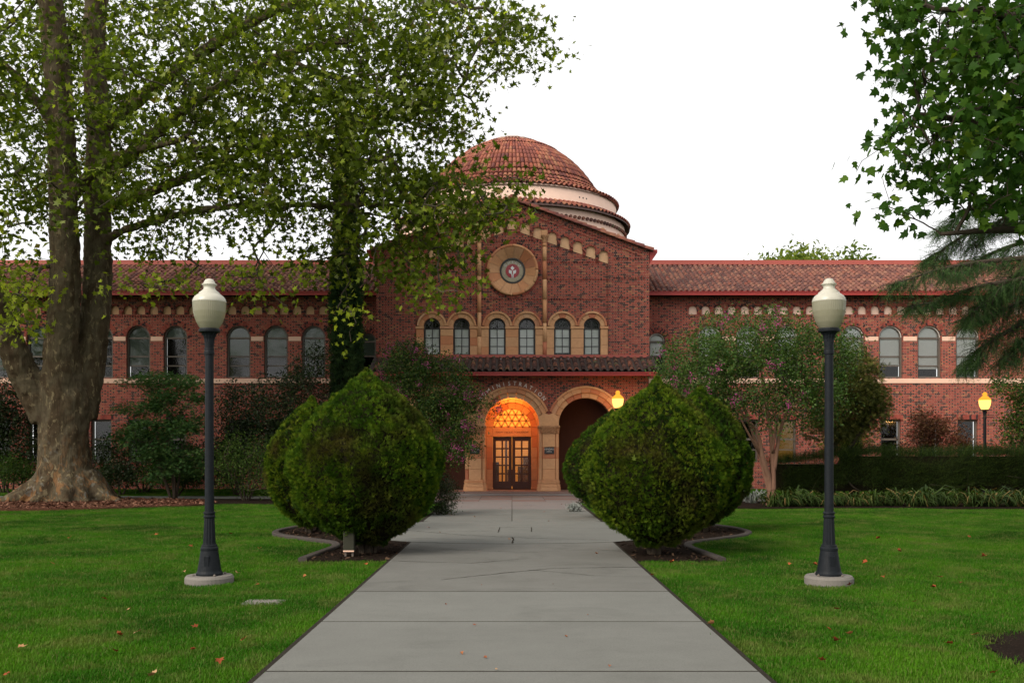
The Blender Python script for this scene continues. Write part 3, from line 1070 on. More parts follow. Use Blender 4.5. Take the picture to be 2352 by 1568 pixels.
def roof_slope(x0, x1, y0, z0, y1, z1, pitch, expo, r, cover, panmat, parent, singles=False, name='tile', jit=.008):
    L = math.hypot(y1 - y0, z1 - z0)
    ya = np.array([0, (y1 - y0) / L, (z1 - z0) / L]); za = np.array([0, -ya[2], ya[1]]); xa = np.array([1.0, 0, 0])
    cols = int(round((x1 - x0) / pitch)); rows = int(math.ceil(L / expo))
    pos = []
    for c in range(cols):
        for k in range(rows):
            p = np.array([x0 + (c + .5) * pitch, y0, z0]) + ya * (k * expo + rng.normal(0, jit)) + xa * rng.normal(0, jit)
            if k * expo < L - .05: pos.append(p)
    pos = np.array(pos); n = len(pos)
    tv, tf = tile_mesh(min(expo * 1.3, L), r, r * .84)
    if singles:
        meshes = []
        for q in range(4):
            t2 = tv.copy(); t2[:, 2] += rng.normal(0, .004, len(t2)); t2[:, 0] *= rng.uniform(.95, 1.05)
            me = np_mesh(name, t2, tf); me.materials.append(cover); meshes.append(me)
        for p in pos:
            o = bpy.data.objects.new(name, random.choice(meshes))
            m3 = Matrix(np.stack([xa, ya, za], -1).tolist()).to_4x4()
            o.matrix_world = Matrix.Translation(p.tolist()) @ m3 @ Matrix.Rotation(rng.normal(0, .02), 4, 'Z')
            link(o, parent)
    else:
        o = place_tiles(name, tv, tf, pos, np.tile(xa, (n, 1)), np.tile(ya, (n, 1)), np.tile(za, (n, 1)), cover, parent)
        o['kind'] = 'stuff'
    pv, pf = tile_mesh(min(expo * 1.3, L), pitch * .36, pitch * .34, 4, .012, .012, flip=True)
    pp = []
    for c in range(cols + 1):
        for k in range(rows):
            if k * expo < L - .05: pp.append(np.array([x0 + c * pitch, y0, z0]) + ya * (k * expo) - za * .01)
    pp = np.array(pp); m = len(pp)
    o = place_tiles('pan_tile', pv, pf, pp, np.tile(xa, (m, 1)), np.tile(ya, (m, 1)), np.tile(za, (m, 1)), panmat, parent)
    o['kind'] = 'stuff'


GR = empty('gable_roof', (0, 0, 0), BLD)
for s in (1, -1):
    a, b = Vector((0, 0, rake(0) + .0)), Vector((s * 5.52, 0, rake(5.52)))
    mb = MB()
    n_ = Vector((s * .343, 0, .939))
    vs = []
    for y in (YG - .06, 46.0):
        for q, h in ((a, 0.0), (b, 0.0), (b, .09), (a, .09)):
            vs.append((q.x + n_.x * h, y, q.z + n_.z * h))
    mb.add(vs, [(0, 1, 2, 3), (7, 6, 5, 4), (0, 4, 5, 1), (1, 5, 6, 2), (2, 6, 7, 3), (3, 7, 4, 0)])
    mb.build('roof_deck', M['pan'], GR)
    # verge: a row of barrels along the edge, and the ends of the courses above it
    dirv = (a - b).normalized()
    L = (a - b).length
    tv, tf = tile_mesh(.48, .105, .088)
    ya = np.array([dirv.x, 0, dirv.z]); za = np.array([n_.x, 0, n_.z]); xa = np.cross(ya, za)
    for y_, zoff, ex in ((YG - .10, -.02, .37), (YG + .14, .075, .40), (YG + .40, .075, .40), (YG + .66, .075, .4)):
        k = 0
        pos = []
        while k * ex < L:
            p = b + dirv * (k * ex)
            pos.append([p.x + n_.x * zoff, y_, p.z + n_.z * zoff]); k += 1
        n = len(pos)
        if y_ < YG:
            for p in pos:
                me = np_mesh('verge_tile', tv, tf); me.materials.append(M['tile_dome'])
                o = bpy.data.objects.new('verge_tile', me)
                m3 = Matrix(np.stack([xa, ya, za], -1).tolist()).to_4x4()
                o.matrix_world = Matrix.Translation(p) @ m3
                link(o, GR)
        else:
            place_tiles('course_tile', tv, tf, np.array(pos), np.tile(xa, (n, 1)), np.tile(ya, (n, 1)), np.tile(za, (n, 1)), M['tile_dome'], GR)['kind'] = 'stuff'
    mb = MB()
    e = s * 5.40
    mb.add([(e, YG + .02, 9.60), (e + s * .30, YG + .02, 9.60), (e + s * .30, YG + .02, 9.48), (e, YG + .02, 9.05), (e, 46, 9.60), (e + s * .30, 46, 9.60), (e + s * .30, 46, 9.48), (e, 46, 9.05)],
           [(0, 1, 2, 3), (0, 4, 5, 1), (1, 5, 6, 2), (2, 6, 7, 3), (4, 7, 6, 5)])
    mb.build('gutter', M['red'], GR)
mb = MB()
for k in range(3):
    y = YG - .12 + k * .38
    mb.tone = random.random()
    mb.tube([(0, y, rake(0) + .10), (0, y + .44, rake(0) + .09)], [.12, .10], 10)
mb.build('ridge_tile', M['tile_dome'], GR, True)
# side walls of the gabled block
for s, x in ((1, XG1), (-1, XG0)):
    mb = MB(); mb.box(min(x - s * .002, x - s * .3), max(x - s * .002, x - s * .3), YG + .14, 50, 0, 9.5); mb.build('side_wall', M['brick'], BLD)

# ---- porch: brick wall with three sandstone arches
FZ = .18                                      # porch floor
AX, AR, AZ = [-2.81, 0, 2.81], 1.03, 2.71
X0p, X1p = -5.12, 5.18
wall('porch_wall', [(X0p, -.05), (X1p, -.05), (X1p, 4.62), (X0p, 4.62)], [arched(x, FZ + .02, AZ, AR + .22, 20) for x in AX], YP, .5, M['brick'], BLD)
ARC = empty('porch_arcade', (0, 0, 0), BLD)
for x in AX:
    voussoirs('voussoir', x, AZ, 1.225, 1.39, .33, PI - .33, 9, YP - .07, YP + .3, ARC, 5)
    voussoirs('label_mould', x, AZ, 1.395, 1.475, .36, PI - .36, 7, YP - .12, YP + .2, ARC, 6)
    voussoirs('inner_voussoir', x, AZ, AR, 1.22, .06, PI - .06, 11, YP + .02, YP + .52, ARC, 4)
for i, x in enumerate((-4.215, -1.405, 1.405, 4.215)):
    end = i in (0, 3)
    hw = .375
    # springer
    mb = MB(); mb.prism([(x - hw, 2.685), (x + hw, 2.685), (x + hw + .01, 2.95), (x + .20, 3.16), (x, 3.10), (x - .20, 3.16), (x - hw - .01, 2.95)], YP - .085, YP + .50)
    mb.build('springer', M['stone'], ARC)
    # capital, carved
    mb = MB(); mb.prism([(x - .26, 2.38), (x + .26, 2.38), (x + .29, 2.62), (x - .29, 2.62)], YP - .09, YP + .45)
    for s in (-1, 1):
        mb.lathe([(.10, 2.38), (.11, 2.41), (.10, 2.44), (.125, 2.58), (.135, 2.62)], x + s * .30, YP + .10, 12)
    for q in range(11):
        for rr in range(3):
            mb.blob((x - .25 + q * .05, YP - .10, 2.43 + rr * .07 + (.02 if q % 2 else 0)), (.028, .03, .036), 6, 4)
    mb.box(x - .42, x + .42, YP - .11, YP + .5, 2.622, 2.682)
    mb.build('capital', M['carved'], ARC)
    # shaft in courses
    cuts = [.62, 1.02, 1.42, 1.86, 2.375]
    for z0, z1 in zip(cuts[:-1], cuts[1:]):
        mb = MB(); mb.cbox(x - .235, x + .235, YP - .06, YP + .46, z0 + .003, z1 - .003); mb.build('pier_stone', M['stone'], ARC)
        for s in (-1, 1):
            mb = MB(); mb.lathe([(.09, z0 + .003), (.09, z1 - .003)], x + s * .30, YP + .10, 14)
            mb.build('colonnette', M['stone'], ARC, True)
            mb = MB(); mb.box(x + s * .30 - .09, x + s * .30 + .075, YP + .13, YP + .46, z0 + .003, z1 - .003); mb.build('pier_stone', M['stone'], ARC)
    # base mouldings
    for (z0, z1, g) in ((FZ, .34, .06), (.343, .44, .045), (.443, .50, .02), (.503, .56, .035), (.563, .617, .01)):
        mb = MB(); mb.cbox(x - .27 - g, x + .27 + g, YP - .08 - g, YP + .47, z0, z1, .015); 
        mb.lathe([(.10 + g, z0), (.10 + g, z1), (.02, z1)], x + .30, YP + .10, 14); mb.lathe([(.10 + g, z0), (.10 + g, z1), (.02, z1)], x - .30, YP + .10, 14)
        mb.build('base_mould', M['stone'], ARC)
# the word over the middle arch, on a dark band
mb = MB(); mb.ring(arc(0, AZ, 1.70, .62, PI - .62, 24), arc(0, AZ, 1.478, .62, PI - .62, 24), YP - .035, YP + .05, closed=False)
mb.build('letter_band', M['brick_piece'], BLD)
WORD = empty('lettering', (0, 0, 0), BLD)
letter_arc('ADMINISTRATION', 0, AZ, 1.50, YP - .06, .225, .135, M['letter'], WORD, sx=.88)
# plaques
for x in (-1.42, 1.42):
    pl = empty('plaque', (0, 0, 0), BLD)
    mb = MB(); mb.cbox(x - .185, x + .185, YP - .085, YP - .055, 1.60, 1.86, .006); mb.build('plate', M['plaque'], pl)
    for s_, z in (('KENDALL', 1.755), ('HALL', 1.665)):
        me = text_mesh(s_, .085, .002); me.materials.clear(); me.materials.append(M['letter'])
        o = bpy.data.objects.new('plaque_text', me); o.location = (x, YP - .088, z); o.rotation_euler = (PI / 2, 0, 0); link(o, pl)

# porch floor, step, ceiling, back wall
mb = MB(); mb.cbox(X0p, X1p, 37.42, 40.6, .03, FZ, .02); mb.build('porch_floor', M['paver_pink'], BLD)
mb = MB(); mb.cbox(-2.6, 2.6, 37.28, 37.425, -.03, .11, .02); mb.build('front_step', M['paver'], BLD)
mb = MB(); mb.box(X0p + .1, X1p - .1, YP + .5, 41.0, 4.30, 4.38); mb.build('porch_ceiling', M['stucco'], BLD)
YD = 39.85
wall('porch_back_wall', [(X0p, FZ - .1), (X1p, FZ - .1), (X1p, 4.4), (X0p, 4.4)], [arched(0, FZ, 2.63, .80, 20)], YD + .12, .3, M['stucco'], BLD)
for s, x in ((1, X1p), (-1, X0p)):
    mb = MB(); mb.box(min(x, x - s * .35), max(x, x - s * .35), YP + .5, 41, 0, 4.6); mb.build('porch_end_wall', M['brick'], BLD)
mb = MB(); mb.box(1.32, 1.62, YP + .5, YD + .12, FZ, 4.35); mb.build('light_stop_wall', M['stucco'], BLD)  # unseen wall added to keep the lantern light out of the right bay
# door surround in sandstone
DOOR = empty('entrance', (0, 0, 0), BLD)
for s in (1, -1):
    for (xa_, xb_, y0_, y1_) in ((.775, 1.02, YD, YD + .25), (1.02, 1.30, YD - .35, YD + .2), (1.30, 1.32 if s > 0 else 1.6, YD - .7, YD + .15)):
        cuts = [FZ, .55, .98, 1.44, 1.86, 2.30, 2.66]
        for z0, z1 in zip(cuts[:-1], cuts[1:]):
            mb = MB(); mb.cbox(min(s * xa_, s * xb_) + .002, max(s * xa_, s * xb_) - .002, y0_, y1_, z0 + .003, z1 - .003); mb.build('jamb_stone', M['stone'], DOOR)
mb = MB(); mb.cbox(-.775, .775, YD - .015, YD + .25, 2.29, 2.645); mb.build('lintel', M['stone'], DOOR)
me = text_mesh('TODAY DECIDES TOMORROW', .105, .003); me.materials.clear(); me.materials.append(M['door'])
o = bpy.data.objects.new('inscription', me); o.location = (0, YD - .017, 2.43); o.rotation_euler = (PI / 2, 0, 0); o.scale = (.9, 1, 1); link(o, DOOR)
voussoirs('voussoir', 0, 2.66, .745, .98, 0, PI, 9, YD - .02, YD + .25, DOOR, 4)
voussoirs('voussoir', 0, 2.66, .985, 1.25, 0, PI, 11, YD - .36, YD + .2, DOOR, 4)
voussoirs('voussoir', 0, 2.69, 1.255, 1.5, 0, PI, 11, YD - .72, YD + .15, DOOR, 4)
# pierced transom: a triangular lattice over amber glass
mb = MB()
TR, TZ = .74, 2.66
def bar(px, pz, dx, dz, w=.02):
    b_ = px * dx + (pz) * dz
    c_ = px * px + pz * pz - TR * TR
    D_ = b_ * b_ - c_
    if D_ <= 0: return
    t0, t1 = -b_ - math.sqrt(D_), -b_ + math.sqrt(D_)
    q0, q1 = [px + dx * t0, pz + dz * t0], [px + dx * t1, pz + dz * t1]
    if dz != 0:
        if q0[1] < 0: t0 = -pz / dz; q0 = [px + dx * t0, 0]
        if q1[1] < 0: return
    nx2, nz2 = -dz * w, dx * w
    mb.prism([(q0[0] + nx2, TZ + q0[1] + nz2), (q0[0] - nx2, TZ + q0[1] - nz2), (q1[0] - nx2, TZ + q1[1] - nz2), (q1[0] + nx2, TZ + q1[1] + nz2)], YD + .09, YD + .16)
stp = .285
for k in range(0, 4): bar(0, .015 + k * stp * .866, 1, 0, .028)
for k in range(-7, 8):
    bar((k + .5) * stp, 0.015, .5, .866, .026); bar((k + .5) * stp, 0.015, -.5, .866, .026)
mb.build('lattice', M['stone'], DOOR)
mb = MB(); mb.prism(arc(0, TZ, .78, 0, PI, 24), YD + .20, YD + .21); mb.build('transom_glass', M['amber'], DOOR)
# two door leaves, two by five panes each
for s in (-1, 1):
    lf = empty('door', (0, 0, 0), BLD)
    xa_, xb_ = (.012, .765) if s > 0 else (-.765, -.012)
    z0, z1 = FZ + .012, 2.285
    hs_ = []
    px = [(xa_ + .12, xa_ + .345), (xa_ + .41, xa_ + .635)] if s > 0 else [(xa_ + .118, xa_ + .343), (xa_ + .408, xa_ + .633)]
    zz = [.50 + i * .335 for i in range(5)]
    for (a, b) in px:
        for z in zz: hs_.append([(a, z), (b, z), (b, z + .275), (a, z + .275)])
    wall('leaf', [(xa_, z0), (xb_, z0), (xb_, z1), (xa_, z1)], hs_, YD + .10, .06, M['door'], lf)
    for h in hs_:
        mb = MB(); mb.box(h[0][0], h[1][0], YD + .125, YD + .13, h[0][1], h[2][1]); mb.build('pane', M['glass'], lf)
    hx = .06 * s
    mb = MB(); mb.box(hx - .012, hx + .012, YD + .04, YD + .065, 1.0, 1.4); mb.box(hx - .01, hx + .01, YD + .06, YD + .1, 1.03, 1.06); mb.box(hx - .01, hx + .01, YD + .06, YD + .1, 1.34, 1.37); mb.build('handle', M['black_frame'], lf)
    mb = MB()
    for z in [z0 + .1 + .09 * i for i in range(23)]:
        for xx in (xa_ + .05, xb_ - .05): mb.blob((xx, YD + .098, z), (.012, .012, .012), 6, 4)
    mb.build('stud', M['black_frame'], lf)
# the lit hall behind the doors
HALL = empty('entrance_hall', (0, 0, 0), BLD)
mb = MB()
mb.add([(-2.4, 40.5, .17), (2.4, 40.5, .17), (2.4, 45, .17), (-2.4, 45, .17), (-2.4, 40.5, 3.9), (2.4, 40.5, 3.9), (2.4, 45, 3.9), (-2.4, 45, 3.9)],
       [(0, 1, 2, 3), (3, 2, 6, 7), (0, 3, 7, 4), (1, 5, 6, 2), (4, 7, 6, 5)])
mb.build('hall_shell', M['room'], HALL)
mb = MB()
mb.box(-.9, -.55, 42, 42.5, .17, 1.25); mb.box(.25, 1.4, 43, 43.5, .17, 1.05); mb.box(-.3, -.2, 42.6, 42.7, .17, 2.4); mb.box(.5, 1.4, 44.7, 44.9, 1.1, 1.5)
mb.box(-2.0, -1.2, 43.8, 44.2, .17, 1.6); mb.box(-.2, .15, 44, 44.3, .17, .9)
mb.build('hall_furniture', M['door'], HALL)
mb = MB(); mb.box(-.6, .6, 41.6, 42.4, 3.78, 3.86); mb.build('ceiling_light', M['lit_room'], HALL)
def point(name, loc, e, col, rad=.12, parent=None):
    l = bpy.data.lights.new(name, 'POINT'); l.energy = e; l.color = col; l.shadow_soft_size = rad
    o = bpy.data.objects.new(name, l); o.location = loc
    return link(o, parent)
point('hall_lamp', (0, 42.0, 3.4), 110, (1, .56, .14), .3, HALL)
# hanging lantern in the middle bay, behind the arch crown
lan = empty('porch_lantern', (0, 39.0, 4.3))
tag(lan, 'lit amber lantern under the porch ceiling before the door', 'lantern')
mb = MB(); mb.tube([(0, 0, 0), (0, 0, -.1)], [.012, .012], 6); mb.lathe([(.0, -.09), (.10, -.10), (.11, -.12)], 0, 0, 12); mb.build('hanger', M['black_frame'], lan)
mb = MB(); mb.lathe([(.10, -.12), (.11, -.2), (.07, -.29), (0, -.31)], 0, 0, 16); mb.build('shade', M['lit'], lan, True)
point('lantern_light', (0, -.26, -.75), 50, (1, .32, .05), .32, lan)

# ---- porch roof
PR = empty('porch_roof', (0, 0, 0), BLD)
roof_slope(-5.28, 5.36, 37.42, 4.70, 38.98, 5.34, .2615, .215, .088, M['tile_porch'], M['pan_porch'], PR, singles=True)
mb = MB()
mb.add([(-5.3, 37.4, 4.66), (5.38, 37.4, 4.66), (5.38, 39.0, 5.32), (-5.3, 39.0, 5.32), (-5.3, 37.4, 4.60), (5.38, 37.4, 4.60), (5.38, 39.0, 4.60), (-5.3, 39.0, 4.60)],
       [(0, 1, 2, 3), (0, 4, 5, 1), (4, 7, 6, 5), (0, 3, 7, 4), (1, 5, 6, 2)])
mb.build('roof_deck', M['pan_porch'], PR)
mb = MB(); mb.prism([(-5.36, 4.53), (5.44, 4.53), (5.44, 4.615), (-5.36, 4.615)], 37.27, 37.40)
mb.box(-5.38, 5.46, 37.25, 37.40, 4.617, 4.665); mb.build('gutter', M['red'], PR)
mb = MB(); mb.box(-5.25, 5.32, 38.90, 38.985, 5.36, 5.47); mb.build('flashing', M['red_pink'], PR)

# ---- the wings
def wing(side):
    W = lambda x: x
    if side > 0:
        xs = [8.15, 9.72, 11.29, 14.03, 15.6, 17.19, 18.77, 21.7, 23.27]
        x0, x1, link_x = 5.2, 25.0, 5.97
        nstart, nend = 7.45, 24.5
    else:
        xs = [-8.17, -9.72, -11.26, -13.86, -15.39, -16.92, -19.5, -21.05, -22.6]
        x0, x1, link_x = -25.0, -5.2, -5.93
        nstart, nend = -24.4, -7.2
    R_, ZS, ZB = .487, 6.39, 4.72
    holes = [arched(x, ZB, ZS, R_, 14) for x in xs] + [arched(link_x, 4.9, 6.24, .34, 12)]
    gw = [x for x in xs]
    holes += [[(x - .42, 1.25), (x + .42, 1.25), (x + .42, 3.01), (x - .42, 3.01)] for x in gw]
    nx = []
    x = nstart
    while x < nend:
        # leave the piers between window groups plain
        if not any(abs(x - p) < .22 for p in ((12.65, 20.15) if side > 0 else (-12.56, -18.2))): nx.append(x)
        x += .536
    holes += [arched(x, 7.34, 7.52, .172, 8) for x in nx]
    nm = 'wing_wall'
    wall(nm, [(x0, -.1), (x1, -.1), (x1, 8.25), (x0, 8.25)], holes, YW, .28, M['brick'], BLD)
    for x in nx:
        mb = MB(); mb.prism(arched(x, 7.335, 7.52, .18, 8), YW + .09, YW + .12); mb.build('niche', M['plaster_pink'] if side > 0 else M['plaster_tan'], BLD)
    mb = MB()
    for a, b in zip(nx[:-1], nx[1:]):
        if b - a < .6:
            mb.tone = random.random(); mb.box(a + .20, b - .20, YW - .05, YW + .02, 7.40, 7.47)
            mb.tone = random.random(); mb.box(a + .22, b - .22, YW - .03, YW + .02, 7.335, 7.397)
    tag(mb.build('corbel_course', M['brick_piece'], BLD), kind='stuff')
    for x in nx: brick_ring('brick_arch', x, 7.52, .182, .26, .05, PI - .05, 9, YW - .014, YW + .03)
    for z in (7.22, 7.93): dogtooth(min(nstart, nend) - .2, max(nstart, nend), z, YW)
    # belt course at the sills, strip at the springing
    mb = MB(); mb.cbox(x0 if side < 0 else 5.45, x1 if side > 0 else -5.45, YW - .035, YW + .25, 4.50, 4.695); mb.build('belt_course', M['band'], BLD)
    sx = sorted(xs)
    for a, b in zip(sx[:-1], sx[1:]):
        if b - a < 1.7:
            mb = MB(); mb.cbox(a + R_ + .03, b - R_ - .03, YW - .02, YW + .2, 6.24, 6.42); mb.build('spring_block', M['band'], BLD)
    for x in xs + [link_x]:
        lk = x == link_x
        r, zs, zb = (.34, 6.24, 4.9) if lk else (R_, ZS, ZB)
        brick_ring('brick_arch', x, zs, r + .03, r + .115, 0, PI, 22, YW - .012, YW + .04)
        brick_ring('brick_arch', x, zs, r + .125, r + .21, 0, PI, 26, YW - .008, YW + .04)
        w = empty('window', (0, 0, 0), BLD)
        y = YW + .10
        fm = M['frame']
        mb = MB(); mb.ring(arched(x, zb - .0, zs, r - .002, 14), arched(x, zb + .07, zs, r - .075, 14), y, y + .12)
        mb.box(x - r + .06, x + r - .06, y + .01, y + .10, zs - .055, zs + .015)
        zm = zb + (zs - zb) * .50
        zl = zb + (zs - zb) * .32
        mb.box(x - r + .06, x + r - .06, y + .03, y + .09, zm + .03, zm + .085)
        if not lk: mb.box(x - r + .06, x + r - .06, y + .04, y + .10, zl - .05, zl + .0)
        mb.build('frame', fm, w)
        if side > 0:
            mb = MB(); mb.ring(arc(x, zs, r - .02, 0, PI, 16), arc(x, zs, r - .055, 0, PI, 16), y - .014, y + .02, closed=False); mb.build('arch_highlight', M['frame_highlight'], w)  # pale ring paints the sky's highlight on the arch rim
        mb = MB(); mb.prism(arched(x, zb + .05, zs, r - .06, 12), y + .07, y + .074); mb.build('pane', M['glass'], w)
        bm = M['blind'] if side > 0 else M['blind_green']
        mb = MB(); mb.prism(arched(x, zs - .04, zs, r - .03, 12), y + .086, y + .092); mb.build('fanlight_blind', bm, w)
        drop = {0: zl + .0, 1: zl + .02, 2: zm + .1, 3: zl - .15}[random.choice((0, 0, 1, 3)) if side > 0 else random.choice((0, 2, 2, 2, 3))]
        if lk or (side > 0 and x < 12): drop = zm + .05
        if not (side < 0 and random.random() < .25):
            mb = MB(); mb.box(x - r + .05, x + r - .05, y + .10, y + .108, drop, zs - .03); mb.build('blind', bm, w)
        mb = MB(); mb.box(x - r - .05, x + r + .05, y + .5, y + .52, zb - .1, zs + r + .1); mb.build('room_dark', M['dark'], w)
    for x in gw:
        w = empty('window', (0, 0, 0), BLD)
        y = YW + .12
        rect = lambda a, z0, z1: [(x - a, z0), (x + a, z0), (x + a, z1), (x - a, z1)]
        mb = MB(); mb.ring(rect(.418, 1.255, 3.005), rect(.345, 1.33, 2.93), y, y + .1)
        mb.box(x - .35, x + .35, y + .02, y + .08, 2.16, 2.24); mb.box(x - .35, x + .35, y + .03, y + .07, 1.74, 1.79); mb.build('frame', M['frame'], w)
        mb = MB(); mb.box(x - .35, x + .35, y + .055, y + .06, 1.32, 2.94); mb.build('pane', M['glass'], w)
        glow = side > 0 and abs(x - 11.29) < .1
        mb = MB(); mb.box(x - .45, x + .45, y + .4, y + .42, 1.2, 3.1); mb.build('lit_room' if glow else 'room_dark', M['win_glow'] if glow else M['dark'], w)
        mb = MB()
        for i in range(11):
            mb.tone = random.random(); xx = x - .48 + i * .09
            mb.box(xx + .004, xx + .084, YW - .008, YW + .05, 3.025, 3.20)
        mb.build('brick_lintel', M['brick_piece'], w)
    # roof
    WRF = empty('wing_roof', (0, 0, 0), BLD)
    a, b = (5.42, 25.2) if side > 0 else (-25.2, -5.38)
    roof_slope(a, b, 40.52, 8.17, 44.9, 10.06, .225, .345, .082, M['tile_wing'], M['pan'], WRF)
    mb = MB()
    mb.add([(a, 40.5, 8.12), (b, 40.5, 8.12), (b, 45, 10.05), (a, 45, 10.05), (b, 49.6, 8.1), (a, 49.6, 8.1)], [(0, 1, 2, 3), (3, 2, 4, 5)])
    mb.build('roof_deck', M['pan'], WRF)
    mb = MB(); mb.box(a, b, 44.78, 45.2, 10.10, 10.30); mb.build('ridge_cap', M['red_pink'], WRF)
    mb = MB(); mb.box(a, b, 40.36, 40.50, 8.03, 8.15); mb.box(a, b, 40.33, 40.50, 8.152, 8.185); mb.build('gutter', M['red'], WRF)
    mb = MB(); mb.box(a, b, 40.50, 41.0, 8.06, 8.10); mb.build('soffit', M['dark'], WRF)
    e = x1 if side > 0 else x0
    mb = MB(); mb.add([(e, YW, -.1), (e, 49.4, -.1), (e, 49.4, 8.2), (e, 45, 10.0), (e, YW, 8.2)], [(0, 1, 2, 3, 4)]); mb.build('end_wall', M['brick'], BLD)
wing(1); wing(-1)
mb = MB(); mb.box(5.37, 5.41, YG + .2, YW, 4.4, 4.7); mb.build('belt_return', M['band'], BLD)

# ---- the rotunda: drum, ring roof, dome
DY = 49.0
DOME = empty('dome', (0, 0, 0), BLD)
DOME['label'] = 'wide bell-shaped dome of red clay barrel tiles'
DX = 0.02
mb = MB(); mb.lathe([(5.08, 12.2), (5.08, 13.50), (4.9, 13.6)], DX, DY, 96); mb.build('drum_wall', M['plaster_pink'], DOME, True)
mb = MB(); mb.lathe([(5.5, 8.0), (5.5, 12.46), (5.0, 12.5)], DX, DY, 96); mb.build('lower_drum', M['plaster_pink'], DOME, True)
for k in range(-3, 4):
    for q in (-1, 0, 1):
        a = -PI / 2 + k * R(39) + q * R(2.4)
        mb = MB(); c_, s_ = math.cos(a), math.sin(a)
        mb.tube([(DX + 5.06 * c_, DY + 5.06 * s_, 13.16), (DX + 5.085 * c_, DY + 5.085 * s_, 13.16)], [.036, .036], 10); mb.build('vent_hole', M['black_frame'], DOME)
prof = [(5.18, 13.5), (4.80, 13.66), (4.45, 13.88), (4.10, 14.2), (3.84, 14.58), (3.56, 14.98), (3.24, 15.36), (2.86, 15.73), (2.42, 16.07), (1.94, 16.37), (1.42, 16.62), (.95, 16.80), (.7, 16.86)]
pp = smooth_path([Vector((r, z)) for r, z in prof], 8)
# arc length table
cum = [0]
for a, b in zip(pp[:-1], pp[1:]): cum.append(cum[-1] + (b - a).length)
def at_len(s):
    s = min(max(s, 0), cum[-1])
    for i in range(len(cum) - 1):
        if cum[i + 1] >= s:
            t = (s - cum[i]) / max(1e-6, cum[i + 1] - cum[i])
            return pp[i].lerp(pp[i + 1], t), (pp[i + 1] - pp[i]).normalized()
    return pp[-1], (pp[-1] - pp[-2]).normalized()
mb = MB(); mb.lathe([(p.x - .03, p.y - .03) for p in pp[::2]] + [(0, 16.85)], DX, DY, 96); mb.build('dome_shell', M['pan'], DOME, True)
expo = .335
s = 0; row = 0
tpos, tx, ty, tz, tsx = [], [], [], [], []
while s < cum[-1] - .1:
    p, t = at_len(s)
    ncol = 124 if p.x > 2.35 else 84 if p.x > 1.5 else 54
    w = 2 * PI * p.x / ncol
    for k in range(ncol):
        a = 2 * PI * (k + .5) / ncol + random.gauss(0, .0015)
        if math.sin(a) > .45: continue                      # the far side of the dome is never seen
        c_, s_ = math.cos(a), math.sin(a)
        tpos.append((DX + p.x * c_, DY + p.x * s_, p.y))
        y_ = np.array([t.x * c_, t.x * s_, t.y]); x_ = np.array([-s_, c_, 0]); z_ = np.cross(x_, y_)
        tx.append(x_); ty.append(y_); tz.append(z_)
        tsx.append(min(w * .5 / .088, 1.15))
    s += expo * random.uniform(.97, 1.03); row += 1
tv, tf = tile_mesh(.42, .088, .072, 6, .018, .045)
o = place_tiles('tile', tv, tf, np.array(tpos), np.array(tx), np.array(ty), np.array(tz), M['tile_dome'], DOME, np.array(tsx)); o['kind'] = 'stuff'
# tiled ring roof at the foot of the drum and a course of tile ends below it
tpos, tx, ty, tz = [], [], [], []
for row in range(2):
    for k in range(140):
        a = 2 * PI * (k + .5) / 140
        if math.sin(a) > .4: continue
        c_, s_ = math.cos(a), math.sin(a)
        r_, z_ = 5.72 - row * .32, 12.50 + row * .17
        y_ = np.array([-c_ * .883, -s_ * .883, .469]); x_ = np.array([-s_, c_, 0]); zz_ = np.cross(x_, y_)
        tpos.append((DX + r_ * c_, DY + r_ * s_, z_)); tx.append(x_); ty.append(y_); tz.append(zz_)
tv, tf = tile_mesh(.46, .095, .08, 6, .018, .04)
o = place_tiles('ring_tile', tv, tf, np.array(tpos), np.array(tx), np.array(ty), np.array(tz), M['tile_dome'], DOME); o['kind'] = 'stuff'
mb = MB(); mb.lathe([(5.74, 12.44), (5.72, 12.50), (5.06, 12.85)], DX, DY, 96); mb.build('ring_deck', M['pan'], DOME, True)
mb = MB()
for k in range(150):
    a = 2 * PI * k / 150
    if math.sin(a) > .35: continue
    c_, s_ = math.cos(a), math.sin(a)
    mb.tone = random.random()
    mb.tube([(DX + 5.45 * c_, DY + 5.45 * s_, 12.10), (DX + 5.60 * c_, DY + 5.60 * s_, 12.10)], [.075, .075], 6)
mb.build('tile_end_course', M['tile_porch'], DOME)
for k in range(-4, 5):
    a = -PI / 2 + k * R(16)
    c_, s_ = math.cos(a), math.sin(a)
    w = empty('drum_window', (0, 0, 0), BLD)
    M4 = Matrix.Translation((DX + 5.51 * c_, DY + 5.51 * s_, 0)) @ Matrix.Rotation(a + PI / 2, 4, 'Z')
    w.matrix_world = M4
    mb = MB(); mb.prism(arched(0, 11.0, 11.62, .16, 10), -.02, .03); mb.build('opening', M['black_frame'], w)
    mb = MB(); mb.ring(arc(0, 11.62, .25, 0, PI, 12), arc(0, 11.62, .16, 0, PI, 12), -.04, .02, closed=False); mb.build('brick_arch', M['stone'], w)
# flat octagonal cap
mb = MB()
oc = [(math.cos(PI / 8 + i * PI / 4), math.sin(PI / 8 + i * PI / 4)) for i in range(8)]
lv = [(1.42, 16.70), (1.42, 16.77), (.66, 16.98), (.66, 17.04), (.2, 17.05)]
vs = [(DX + r * c_, DY + r * s_, z) for r, z in lv for c_, s_ in oc]
mb.add(vs, [(i * 8 + k, i * 8 + (k + 1) % 8, i * 8 + 8 + (k + 1) % 8, i * 8 + 8 + k) for i in range(4) for k in range(8)] + [tuple(range(32, 40))])
mb.build('dome_cap', M['cap'], DOME)

